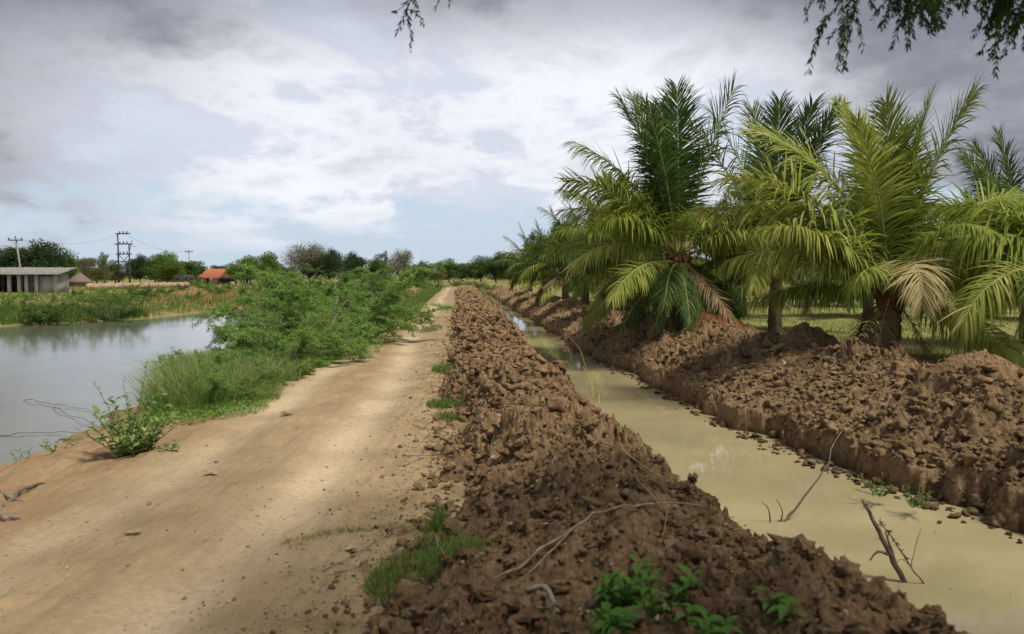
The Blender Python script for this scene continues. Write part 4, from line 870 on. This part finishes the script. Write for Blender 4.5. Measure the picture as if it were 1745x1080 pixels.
heap(1380, 590, .55, .30, 'soil', 'dark lumpy heap of soil on the bank left of the nearest palm', 9, 15.5)
heap(1665, 640, .6, .24, 'soil', 'dark mound of soil near the right edge on the far bank', 13, 11.2)

# ------------------------------------------------------------------ trees in the distance
def tree_meshes(seed, h, w, trunkh, nclump, nleaf, leaf, mleaf, low=.25, bare=False, top=1.0):
    r = np.random.default_rng(seed); ms, ml = MB(), MB()
    lean = r.normal(0, .04, 2) * h; ft = np.array([lean[0], lean[1], trunkh])
    tube(ms, [np.array([0, 0, -.3]), ft * .5 + r.normal(0, .05, 3), ft], [h * .032, h * .025, h * .02], 8, .1)
    cz = h * (low + (1 - low) / 2); hz = h * (1 - low) / 2
    for k in range(nclump):
        d = unit(r.normal(size=3)); q = r.uniform(.35, .92); c = np.array([d[0] * w / 2 * q, d[1] * w / 2 * q, cz + d[2] * hz * q * top]); cr = w * r.uniform(.11, .20)
        mid = (ft + c) / 2 + r.normal(0, .05 * h, 3) * .5; tube(ms, [ft - [0, 0, .1], mid, c], [h * .012, h * .007, h * .002], 5)
        for _ in range(6 if bare else 2):
            e = c + unit(r.normal(size=3) + [0, 0, .4]) * cr * (1.5 if bare else .9); tube(ms, [c, (c + e) / 2 + r.normal(0, .04, 3), e], [h * .004, h * .003, h * .001], 4)
        n = int(nleaf / nclump * r.uniform(.6, 1.4)); dv = unit(r.normal(size=(n, 3))); rr = r.random(n) ** .45
        P = c + dv * (cr * rr)[:, None] * np.array([1.15, 1.15, .75]); leaves(ml, P, dv + r.normal(0, .6, (n, 3)), np.array([0, 0, 1.0]) + r.normal(0, .8, (n, 3)), leaf * r.uniform(.6, 1.5, n), leaf * .55 * r.uniform(.6, 1.5, n))
    return ms.mesh('trunk', M['bark']), ml.mesh('crown', M[mleaf])
TK = {'dark': tree_meshes(1, 6, 7, 1.0, 60, 15000, .22, 'tree_dark', .06), 'mid': tree_meshes(2, 6, 6.4, 1.0, 54, 13000, .22, 'tree_mid', .05), 'mid2': tree_meshes(3, 6, 5.2, .9, 44, 11000, .22, 'tree_mid', .06),
      'bright': tree_meshes(4, 5, 5.4, .8, 50, 12000, .20, 'tree_bright', .03), 'olive': tree_meshes(5, 5, 5.6, .9, 44, 9000, .18, 'tree_olive', .05), 'bare': tree_meshes(6, 6, 8, 1.2, 80, 12000, .16, 'tree_bare', .25, True),
      'bare2': tree_meshes(7, 6, 5.5, 1.2, 60, 6000, .15, 'tree_bare', .2, True), 'slim': tree_meshes(8, 6, 2.2, 2.2, 18, 1800, .14, 'tree_mid', .35)}
TH = {'dark': 6, 'mid': 6, 'mid2': 6, 'bright': 5, 'olive': 5, 'bare': 6, 'bare2': 6, 'slim': 6}; TW = {'dark': 7, 'mid': 6.4, 'mid2': 5.2, 'bright': 5.4, 'olive': 5.6, 'bare': 8, 'bare2': 5.5, 'slim': 2.2}
def tree(px, top, d, kind, wpx, label, group='trees along the horizon'):
    p = at_d(px, HZ, d); h = CAM_H + (HZ - top) / FPX * d; sz = h / TH[kind] / .97; sx = wpx / FPX * d / TW[kind]
    sx = max(sx * 1.15, sz * .7); t = empty('tree', (p.x, p.y, 0), px * .37, 1.0, label=label, cat='tree', group=group); t.scale = (sx, sx, sz)
    for nm, me in zip(('trunk', 'crown'), TK[kind]):
        o = bpy.data.objects.new(nm, me); COL.objects.link(o); o.parent = t
T = [(15, 424, 112, 'dark', 85, 'dark spreading tree behind the grey house at the left picture edge'), (68, 413, 108, 'dark', 95, 'large dark tree rising behind the grey house'),
     (112, 436, 118, 'bright', 42, 'light green tree at the right end of the grey house'), (136, 441, 140, 'olive', 48, 'olive tree behind the thatched hut'), (165, 440, 145, 'olive', 44, 'olive tree left of the transformer frame'),
     (176, 426, 150, 'slim', 16, 'slim upright tree just left of the transformer frame'), (196, 446, 160, 'mid', 40, 'low green tree behind the foot of the transformer frame'), (238, 435, 165, 'dark', 34, 'dark tree right of the transformer frame'),
     (264, 440, 165, 'mid', 44, 'green tree between the transformer frame and the bright tree'), (288, 431, 150, 'bright', 46, 'bright green pointed tree left of the thin utility pole'), (314, 440, 175, 'mid2', 46, 'green tree directly behind the thin utility pole'),
     (338, 448, 190, 'mid', 36, 'low tree left of the orange roof'), (374, 449, 240, 'mid2', 30, 'distant tree peeping over the orange roof'), (418, 438, 122, 'bright', 48, 'bright yellow green tree right of the orange roof'),
     (452, 432, 120, 'bright', 48, 'taller bright green tree beside the yellow green one'), (482, 452, 160, 'mid', 40, 'low tree filling the gap before the grey leafless tree'), (530, 419, 140, 'bare', 82, 'wide grey brown leafless looking tree on the horizon'),
     (562, 426, 138, 'dark', 30, 'dark rounded tree at the right flank of the leafless tree'), (600, 431, 150, 'dark', 38, 'dark tree between the leafless tree and the middle of the thicket'), (642, 437, 150, 'mid', 46, 'green tree behind the shrub thicket'),
     (655, 424, 160, 'slim', 14, 'thin wispy tree top above the thicket'), (686, 426, 135, 'bare2', 46, 'pinkish grey bare tree right of the thicket'), (718, 446, 150, 'dark', 22, 'small dark tree with a short crown before the bend'),
     (742, 449, 160, 'olive', 34, 'olive bush like tree over the bend of the track')]
for a in T: tree(*a)
for k, (px, top, d, kind, w) in enumerate([(765, 443, 200, 'mid', 40), (792, 445, 210, 'mid2', 40), (818, 439, 215, 'mid', 44), (846, 433, 190, 'mid', 46), (868, 434, 185, 'dark', 40), (893, 438, 175, 'mid', 40), (915, 442, 165, 'mid2', 40), (940, 446, 150, 'dark', 50),
        (980, 446, 150, 'mid', 60), (1030, 448, 160, 'dark', 60), (1090, 447, 160, 'mid', 60), (1160, 448, 160, 'dark', 60), (1230, 447, 160, 'mid', 70), (1300, 446, 150, 'dark', 70), (1380, 447, 160, 'mid', 80), (1460, 447, 150, 'dark', 80), (1550, 446, 150, 'mid', 80), (1640, 446, 150, 'dark', 90), (1730, 446, 150, 'mid', 90), (1820, 446, 150, 'mid', 90), (-70, 430, 120, 'mid', 90)]):
    tree(px, top, d, kind, w, 'green tree of the distant row closing the horizon right of the bend' if px > 0 else 'green tree beyond the left picture edge', 'distant tree row')
# far wood
mb = MB(); n = 26000; x = rnd(n, -420, 520); y = 340 + rnd(n, -12, 12) + np.abs(x) * .1; hh = 4.2 + fbm(x, y * 0, 14, 4, 3) * 3.2; z = RNG.random(n) ** .7 * hh
leaves(mb, np.stack([x, y, z], 1), rdir(n), rdir(n), rnd(n, .6, 1.6), rnd(n, .5, 1.1)); mb.build('far_wood', M['tree_mid'], kind='stuff', label='low far wood closing the horizon behind the trees', cat='wood')

# ------------------------------------------------------------------ buildings and poles beyond the pond
M['grey_wall'] = m_plain('weathered_plaster', (.30, .295, .285), (.50, .49, .475), 1.6, .9, .2)
M['pillar'] = m_plain('whitewashed_pillar', (.40, .39, .38), (.60, .59, .57), 3, .85)
M['grey_roof'] = m_plain('cement_sheet_roof', (.17, .165, .155), (.28, .27, .255), 3, .9, .3)
M['dark_open'] = m_plain('opening_shade_and_roof', (.035, .033, .04), (.06, .055, .06), 3, .8)  # shade of the openings put into the colour; the shed roof shares it
M['thatch'] = m_plain('thatch', (.14, .10, .085), (.26, .20, .175), 10, .95, .8)
M['mud_wall'] = m_plain('mud_wall', (.36, .25, .17), (.48, .35, .25), 2, .95, .4)
M['tile_roof'] = m_plain('orange_tiles', (.42, .135, .065), (.56, .22, .12), 4, .8, .5)
M['cream'] = m_plain('cream_wall', (.50, .44, .33), (.62, .55, .43), 2, .9)
M['steel'] = m_plain('dark_galvanised_steel', (.055, .06, .075), (.10, .11, .13), 6, .6)
M['concrete'] = m_plain('concrete_pole', (.22, .215, .205), (.34, .33, .31), 5, .9)
M['porcelain'] = m_plain('brown_insulator', (.05, .03, .03), (.09, .06, .055), 8, .3)
p = at_d(36, 500, 74); gh = empty('grey_house', (p.x, p.y, -.12), R(4), label='low grey house with whitewashed pillars and cement sheet roof across the pond', cat='house')
W_ = 6.4
mb = MB(); box(mb, (0, 2.3, .95), (W_, .2, 1.9)); box(mb, (W_ / 2 - .1, 1.25, .95), (.2, 1.9, 1.9)); box(mb, (-W_ / 2 + .1, 1.25, .95), (.2, 1.9, 1.9)); box(mb, (2.25, .32, .85), (1.55, .14, 1.7)); mb.build('wall', M['grey_wall'], gh)
for x in (-3.05, -2.4, -1.1, -.2, .45, 1.35, 3.05): mb = MB(); box(mb, (x, .16, .93), (.28, .28, 1.86)); mb.build('pillar', M['pillar'], gh)
mb = MB(); n = 40; xs_ = np.linspace(-W_ / 2 - .55, W_ / 2 + .55, n * 4); yy_ = [-.5, 2.9]
top = [(x, y, 1.90 + (y + .5) * .19 + .03 * math.sin(x * 2 * math.pi / .3)) for y in yy_ for x in xs_]; bot = [(x, y, z - .07) for x, y, z in top]; k = len(xs_)
mb.add(top + bot, [(i, i + 1, k + i + 1, k + i) for i in range(k - 1)] + [(2 * k + i + 1, 2 * k + i, 3 * k + i, 3 * k + i + 1) for i in range(k - 1)] + [(i + 1, i, 2 * k + i, 2 * k + i + 1) for i in range(k - 1)]); mb.build('roof', M['grey_roof'], gh)
for x, w in ((-2.0, 1.3), (.9, .75), (-.65, .5)): mb = MB(); box(mb, (x, 2.15, .95), (w, .12, 1.5)); mb.build('dark_doorway', M['dark_open'], gh)  # near black boxes stand for the shaded openings behind the pillars
mb = MB(); box(mb, (0, .9, -.02), (W_ + .6, 2.6, .2)); mb.build('plinth', M['grey_wall'], gh)
p = at_d(134, 480, 118); hut = empty('thatched_hut', (p.x, p.y, 0), 0, label='small round roofed thatched hut between the grey house and the transformer frame', cat='hut')
mb = MB(); tube(mb, [(0, 0, -.1), (0, 0, .75)], [1.35, 1.3], 14, .03); mb.build('wall', M['mud_wall'], hut)
mb = MB(); tube(mb, [(0, 0, .55), (0, 0, .9), (0, 0, 1.5), (0, 0, 2.05), (0, 0, 2.25)], [1.85, 1.65, 1.0, .35, .05], 18, .08); mb.build('roof', M['thatch'], hut)
p = at_d(100, 480, 125); hut = empty('thatched_hut', (p.x - .5, p.y, 0), .4, label='low thatched shed just behind the right end of the grey house', cat='hut')
mb = MB(); box(mb, (0, 0, .6), (3.4, 2.2, 1.2)); mb.build('wall', M['mud_wall'], hut); mb = MB()
mb.add([(-2, -1.5, 1.0), (2, -1.5, 1.0), (2, 1.5, 1.0), (-2, 1.5, 1.0), (-1.4, 0, 2.0), (1.4, 0, 2.0)], [(0, 1, 5, 4), (2, 3, 4, 5), (0, 3, 2, 1)], [(1, 2, 5), (3, 0, 4)]); mb.build('roof', M['thatch'], hut)
# orange roofed house
p = at_d(368, 482, 150); oh = empty('tiled_house', (p.x - .3, p.y, 0), R(-32), label='cream house with a bright orange tiled gable roof beyond the pond', cat='house')
mb = MB(); box(mb, (-.5, 1.0, .65), (4.4, 3.0, 1.3)); mb.add([(-2.7, -.5, 1.3), (-2.7, 2.5, 1.3), (-2.7, 1.0, 2.6), (1.7, -.5, 1.3), (1.7, 2.5, 1.3), (1.7, 1.0, 2.6)], None, [(0, 1, 2), (3, 5, 4)]); mb.build('wall', M['cream'], oh)
mb = MB(); nr_ = 20
for sgn in (-1, 1):
    e = (-1.3 if sgn < 0 else 3.3)
    v = [];
    for i in range(nr_ + 1):
        x = -3.3 + 6.2 * i / nr_
        v += [(x, e, 1.25), (x, 1.0, 2.95), (x, e, 1.15), (x, 1.0, 2.85)]
    mb.add(v, [(4 * i, 4 * i + 4, 4 * i + 5, 4 * i + 1) for i in range(nr_)] + [(4 * i + 6, 4 * i + 2, 4 * i + 3, 4 * i + 7) for i in range(nr_)] + [(4 * i + 2, 4 * i + 6, 4 * i + 4, 4 * i) for i in range(nr_)])
mb.build('roof', M['tile_roof'], oh)
for x, y in ((2.6, -1.0), (2.6, 3.0), (2.6, 1.0)): mb = MB(); box(mb, (x, y, .58), (.16, .16, 1.2)); mb.build('post', M['bark'], oh)
mb = MB(); box(mb, (-1.2, -.53, .6), (.8, .08, 1.1)); mb.build('dark_doorway', M['dark_open'], oh)
mb = MB(); box(mb, (1.72, .9, .7), (.06, 1.6, 1.0)); mb.build('gate', M['dark_open'], oh)
p = at_d(306, 480, 160); sh = empty('dark_shed', (p.x, p.y, 0), R(10), label='dark roofed low shed half hidden under the trees left of the orange roof', cat='shed')
mb = MB(); box(mb, (0, 0, .5), (5, 2.4, 1.0)); mb.build('wall', M['mud_wall'], sh); mb = MB(); mb.add([(-2.9, -1.6, .9), (2.9, -1.6, .9), (2.9, 1.6, .9), (-2.9, 1.6, .9), (-2.6, 0, 1.9), (2.6, 0, 1.9)], [(0, 1, 5, 4), (2, 3, 4, 5), (0, 3, 2, 1)], [(1, 2, 5), (3, 0, 4)]); mb.build('roof', M['dark_open'], sh)
# low mud boundary wall
mb = MB(); a = at_d(148, 480, 92); b2 = at_d(322, 480, 112); n = 44
for k in range(n):
    c = a.lerp(b2, (k + .5) / n); box(mb, (c.x, c.y, .33 + .04 * math.sin(k * 1.7)), ((b2 - a).length / n + .004, .28, .75 + .08 * math.sin(k * 2.3)), math.atan2(b2.y - a.y, b2.x - a.x), .03)
mb.build('boundary_wall', M['mud_wall'], label='long low pinkish mud wall beyond the pond', cat='wall')
# transformer frame
p = at_d(212, 480, 128); tf = empty('transformer_frame', (p.x, p.y, 0), R(-20), label='tall dark twin pole transformer frame with several crossbars and insulators', cat='pylon')
hf = CAM_H + (HZ - 397) / FPX * 128; hw = 1.15
for sx in (-1, 1):
    mb = MB(); tube(mb, [(sx * hw, 0, -.3), (sx * hw, 0, hf if sx < 0 else hf * .80)], [.16, .10], 8); mb.build('pole', M['steel'], tf)
for fz, ext in ((.985, .3), (.79, .55), (.60, .35), (.46, .4), (.33, .2)):
    mb = MB(); x1 = hw * (1 if fz < .9 else .85) + ext; box(mb, ((x1 - hw - ext) / 2, .14, hf * fz), (x1 + hw + ext, .12, .16)); box(mb, ((x1 - hw - ext) / 2, -.14, hf * fz), (x1 + hw + ext, .12, .16)); mb.build('crossbar', M['steel'], tf)
for fz in (.985, .79, .60):
    for x in (-.75, 0, .75):
        mb = MB(); zz = hf * fz; tube(mb, [(x, 0, zz), (x, 0, zz + .12), (x, 0, zz + .2), (x, 0, zz + .3), (x, 0, zz + .42)], [.05, .12, .07, .12, .04], 8); mb.build('insulator', M['porcelain'], tf)
mb = MB(); tube(mb, [(-hw, 0, hf * .35), (hw, 0, hf * .6)], .05, 5); tube(mb, [(hw, 0, hf * .35), (-hw, 0, hf * .6)], .05, 5); tube(mb, [(hw * .9, .2, hf * .66), (hw + .6, .1, hf * .86)], .04, 5); mb.build('brace', M['steel'], tf)
mb = MB(); box(mb, (0, -.1, hf * .26), (1.1, .8, 1.0)); box(mb, (0, -.6, hf * .26), (.9, .16, .8)); mb.build('transformer', M['steel'], tf)
# transformer stays
mb = MB(); tube(mb, [(hw, 0, hf * .78), (hw + .5, 0, hf * .75), (hw + 1.2, .4, hf * .74)], .03, 4); mb.build('stay', M['steel'], tf)
def upole(px, top, d, lean, label, tw=.9):
    p = at_d(px, HZ, d); h = CAM_H + (HZ - top) / FPX * d; t = empty('utility_pole', (p.x, p.y, 0), .1, label=label, cat='utility pole', group='utility poles across the pond')
    mb = MB(); tube(mb, [(0, 0, -.3), (lean * .5, 0, h * .5), (lean, 0, h)], [.15, .13, .09], 8); mb.build('pole', M['concrete'], t)
    mb = MB(); box(mb, (lean, -.12, h - .25), (tw * 2, .10, .14)); tube(mb, [(lean - tw * .6, -.12, h - .25), (lean, 0, h - .9)], .025, 4); mb.build('crossarm', M['steel'], t)
    for s in (-.85, 0, .85):
        mb = MB(); z = h - .18 if s else h; tube(mb, [(lean + s * tw, -.12, z), (lean + s * tw, -.12, z + .1), (lean + s * tw, -.12, z + .28)], [.04, .09, .03], 7); mb.build('insulator', M['porcelain'], t)
    return Vector((p.x + lean, p.y, h))
e1 = upole(39, 406, 100, -.7, 'leaning utility pole rising behind the grey house')
e2 = upole(323, 427, 185, 0, 'thin utility pole between the bright green tree and the orange roof')
# overhead wires
tp = Vector((p.x, p.y, 0))
fr = at_d(212, 480, 128); fr = Vector((fr.x, fr.y, hf))
for k, (a, b_, lab) in enumerate([(e1, fr, 'sagging overhead wire between the leaning pole and the transformer frame'), (fr, e2, 'sagging overhead wire between the transformer frame and the thin utility pole')]):
    mb = MB(); tube(mb, [tuple(a.lerp(b_, t) - Vector((0, 0, 1.2 * 4 * t * (1 - t)))) for t in np.linspace(0, 1, 16)], .014, 4); mb.build('overhead_wire', M['steel'], label=lab, cat='wire')
# fence posts near the orange house
for k in range(7):
    p = at_d(404 + k * 5, 484, 118); mb = MB(); tube(mb, [(0, 0, -.2), (.03 * (k % 3 - 1), 0, .55), (.05 * (k % 3 - 1), 0, 1.0 + .1 * (k % 2))], [.06, .05, .04], 6, .2); o = mb.build('fence_post', M['concrete'], label='pale fence post under the bright green trees right of the orange roof', cat='fence post', group='fence posts by the bright green trees'); o.location = (p.x, p.y, 0)
# black cow
M['cow'] = m_plain('black_hide', (.012, .011, .011), (.03, .026, .024), 6, .7)
def cow(loc, rz, label, grazing=True):
    me = bpy.data.meshes.new('cow'); hz_ = .45 if grazing else 1.35
    V = [(0, 0, 1.05), (.45, 0, 1.08), (.8, 0, 1.12), (1.05, 0, 1.05 if grazing else 1.3), (1.3, 0, .78 if grazing else 1.42), (1.5, 0, hz_), (1.66, 0, hz_ - .16), (-.4, 0, 1.05), (-.72, 0, 1.08),
         (.62, .2, .85), (.62, .2, .48), (.62, .2, .06), (.62, -.2, .85), (.64, -.2, .48), (.66, -.2, .06), (-.68, .2, .82), (-.76, .2, .5), (-.68, .2, .06), (-.68, -.2, .82), (-.8, -.2, .5), (-.74, -.2, .06),
         (-.88, 0, 1.0), (-.95, 0, .7), (-.95, 0, .4), (1.42, .16, hz_ + .14), (1.42, -.16, hz_ + .14)]
    E = [(0, 1), (1, 2), (2, 3), (3, 4), (4, 5), (5, 6), (0, 7), (7, 8), (2, 9), (9, 10), (10, 11), (2, 12), (12, 13), (13, 14), (8, 15), (15, 16), (16, 17), (8, 18), (18, 19), (19, 20), (8, 21), (21, 22), (22, 23), (5, 24), (5, 25)]
    rad = [.36, .36, .32, .19, .15, .13, .09, .36, .29, .13, .07, .06, .13, .07, .06, .16, .08, .06, .16, .08, .06, .04, .03, .04, .03, .03]
    me.from_pydata(V, E, []); me.update(); o = bpy.data.objects.new('cow', me); COL.objects.link(o)
    m = o.modifiers.new('skin', 'SKIN'); s2 = o.modifiers.new('sub', 'SUBSURF'); s2.levels = 1; s2.render_levels = 2
    if not me.skin_vertices: 
        bpy.context.view_layer.objects.active = o
        with bpy.context.temp_override(object=o, active_object=o): bpy.ops.mesh.customdata_skin_add()
    for i, v in enumerate(me.skin_vertices[0].data): v.radius = (rad[i], rad[i]); v.use_root = (i == 0)
    me.materials.append(M['cow']); o.location = loc; o.rotation_euler = (0, 0, rz); tag(o, label, 'cow', 'cows by the orange roofed house')
p = at_d(395, 486, 128); cow((p.x, p.y, 0), R(172), 'black cow grazing in front of the orange roofed house')
p = at_d(383, 486, 130); cow((p.x, p.y, 0), R(150), 'second smaller looking black cow left of the grazing one', True)

# ------------------------------------------------------------------ the tree overhead
ot = empty('overhanging_tree', (5.6, -1.6, 0), 0, label='tree whose feathery dark branches hang down into the top of the picture', cat='tree')
OT = np.array([5.6, -1.6, 0])
mb = MB(); tube(mb, np.array([(0, 0, -.5), (.1, 0, 1.2), (-.15, .1, 2.4), (-.3, .1, 3.4)]), [.26, .22, .19, .17], 12, .1); mb.build('trunk', M['bark'], ot)
limb_ends = [(-1.8, 2.0, 4.6), (-3.6, 2.6, 4.7), (-5.2, 2.0, 4.9), (-6.8, 2.6, 4.9), (-3.0, -.4, 5.6), (.8, 2.8, 4.6), (1.5, 0, 5.2), (-.8, -2.2, 5.4), (-4.8, -.3, 5.4), (2.4, 2.4, 5.0), (-1.5, 4.9, 5.6), (.6, 5.6, 5.7), (-3.4, 4.6, 5.7), (2.0, 5.0, 5.4), (-8.5, 3.2, 5.3), (-5.2, 4.6, 5.6)]
ml = MB()
for e in limb_ends:
    e = np.array(e, float); s0 = np.array([-.3, .1, 3.2]); mb = MB(); md = (s0 + e) / 2 + [0, 0, .45]; tube(mb, [s0, s0 * .6 + md * .4, md, md * .4 + e * .6 + [0, 0, .15], e], [.11, .09, .065, .045, .02], 7, .1); mb.build('limb', M['bark'], ot)
    for q in range(13):
        t = rnd(1, .35, 1.05)[0]; c = s0 + (e - s0) * t + [0, 0, .4 * (1 - abs(2 * t - 1))] + RNG.normal(0, .42, 3) * [1, 1, .5]
        c[2] = max(c[2], 3.75 + max(0, c[1] - 1.6) * .36 + .1)
        n = 260; P = c + RNG.normal(0, .27, (n, 3)) * [1, 1, .6]; P[:, 2] = np.maximum(P[:, 2], CAM_H + .40 * np.maximum(P[:, 1] + OT[1], 0) + .35)
        leaves(ml, P, rdir(n) + [0, 0, -.4], rdir(n) + [0, 0, 1], rnd(n, .07, .13), rnd(n, .030, .050))
LB = np.array([(5.35, -1.5, 3.3), (4.6, 1.2, 3.75), (3.4, 3.6, 3.9), (2.4, 4.1, 3.85), (1.3, 4.15, 3.8), (.3, 4.1, 3.72), (-.7, 4.05, 3.62)])
mb = MB(); tube(mb, LB - OT, [.09, .07, .05, .036, .026, .017, .008], 7, .1)
tube(mb, np.array([(2.4, 4.1, 3.85), (2.9, 4.6, 3.95), (3.3, 4.8, 4.0)]) - OT, [.03, .02, .008], 6); mb.build('limb', M['bark'], ot)
for k in range(34):
    t = rnd(1, .15, .98)[0] * 6; i = min(int(t), 5); c = LB[i] + (LB[i + 1] - LB[i]) * (t - i) + RNG.normal(0, .12, 3) + [0, 0, .05]
    n = int(70 if t < 4 else 26); P = c - OT + RNG.normal(0, .17, (n, 3)) * [1, 1, .55]; P[:, 2] = np.maximum(P[:, 2], CAM_H + .385 * np.maximum(P[:, 1] + OT[1], 0)); leaves(ml, P, rdir(n) + [0, 0, -.5], rdir(n) + [0, 0, 1], rnd(n, .03, .06), rnd(n, .009, .016))
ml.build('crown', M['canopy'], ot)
def spray(pts, n_leaf, L=.045, W=.015, seed=0, tw=.004, sub=0):
    r = np.random.default_rng(seed); P = np.array([list(p) for p in pts], float) - OT; P[1:] += [0, 0, .17 if pts[0][0] > .6 else .0]; m = len(P); tt = np.linspace(0, m - 1, 14); P = np.stack([np.interp(tt, np.arange(m), P[:, i]) for i in range(3)], 1)
    for _ in range(2): P[1:-1] = (P[:-2] + 2 * P[1:-1] + P[2:]) / 4
    mb = MB(); tube(mb, P, np.linspace(tw, .0012, 14), 4); strands = [P]
    for k in range(sub):
        i = r.integers(2, 13); d = unit(P[i] - P[i - 1] + r.normal(0, .55, 3) * [1, 1, .5] + [0, 0, -.35]); ln = r.uniform(.10, .26); q = np.array([P[i] + d * ln * s + np.array([0, 0, -.10 * s * s]) for s in np.linspace(0, 1, 7)]); tube(mb, q, np.linspace(.0018, .0008, 7), 3); strands.append(q)
    for S in strands:
        n = n_leaf if S is P else int(n_leaf * .55); t = np.sort(r.uniform(.08, 1, n)) * (len(S) - 1); i = np.minimum(t.astype(int), len(S) - 2); Q = S[i] + (S[i + 1] - S[i]) * (t - i)[:, None]; ax = unit(S[i + 1] - S[i])
        sd_ = unit(np.cross(ax, r.normal(size=(n, 3)))); D = unit(ax * .9 + sd_ * .75 + [0, 0, -.25]); leaves(mb, Q, D, r.normal(size=(n, 3)) + [0, -.5, .5], L * r.uniform(.6, 1.3, n), W * r.uniform(.7, 1.3, n))
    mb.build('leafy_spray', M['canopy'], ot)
D0 = 4.0
def sq(*pp, d=D0): return [at_d(a, b_, d + .12 * math.sin(a * .01 + b_ * .03)) for a, b_ in pp]
S_ = [([(700, -60), (705, -10), (690, 25), (676, 55)], 26, 3), ([(745, -50), (752, -15), (742, 18)], 12, 0), ([(725, -60), (700, 0), (672, 22)], 18, 1),
      ([(1400, -90), (1385, -20), (1366, 20)], 22, 2), ([(1450, -90), (1420, 0), (1378, 68)], 34, 3), ([(1500, -80), (1470, 10), (1440, 60), (1388, 118)], 46, 4), ([(1530, -90), (1490, 10), (1455, 80), (1410, 128)], 46, 4),
      ([(1480, -90), (1450, -20), (1420, 30), (1400, 50)], 34, 3), ([(1430, -90), (1410, -20), (1395, 15)], 22, 3), ([(1600, -90), (1570, -10), (1545, 40), (1515, 90)], 60, 9), ([(1640, -90), (1600, 0), (1570, 50), (1555, 85)], 60, 9), ([(1580, -90), (1550, -20), (1530, 20), (1520, 50)], 60, 9),
      ([(1680, -90), (1640, -10), (1610, 40), (1590, 75)], 46, 7), ([(1720, -90), (1690, -10), (1660, 40), (1640, 70)], 40, 5), ([(1760, -90), (1735, 0), (1710, 60), (1680, 108)], 46, 8), ([(1800, -90), (1770, 0), (1745, 60), (1720, 110)], 50, 9),
      ([(1840, -90), (1810, 0), (1770, 60), (1745, 95)], 50, 9), ([(1690, -90), (1665, -40), (1640, 10)], 40, 6), ([(1780, -90), (1750, -40), (1720, 20)], 60, 9), ([(1560, -90), (1515, -30), (1500, 10)], 34, 5), ([(1790, -60), (1750, 0), (1730, 50)], 70, 12), ([(1760, -60), (1730, -10), (1705, 45)], 70, 12), ([(1830, -40), (1780, 30), (1735, 90)], 70, 12), ([(1620, -60), (1590, -10), (1560, 40)], 70, 12)]
def hung(p):
    i = int(np.argmin([np.hypot(LB[:, 0] - p[0][0], LB[:, 1] - p[0][1])])); xs_l = LB[2:, 0][::-1]; x = float(np.clip(p[0][0] + .08, xs_l[0], xs_l[-1]))
    return [Vector((x, float(np.interp(x, xs_l, LB[2:, 1][::-1])), float(np.interp(x, xs_l, LB[2:, 2][::-1]))))] + p
for k, (pp, n_, sub) in enumerate(S_): spray(hung(sq(*pp, d=D0 + .35 * math.sin(k * 2.1))), int(n_ * 2.2), .034, .0085, 200 + k, .004, int(sub * 1.6) + 1)
print('meshes', len(bpy.data.meshes), 'verts', sum(len(m.vertices) for m in bpy.data.meshes))
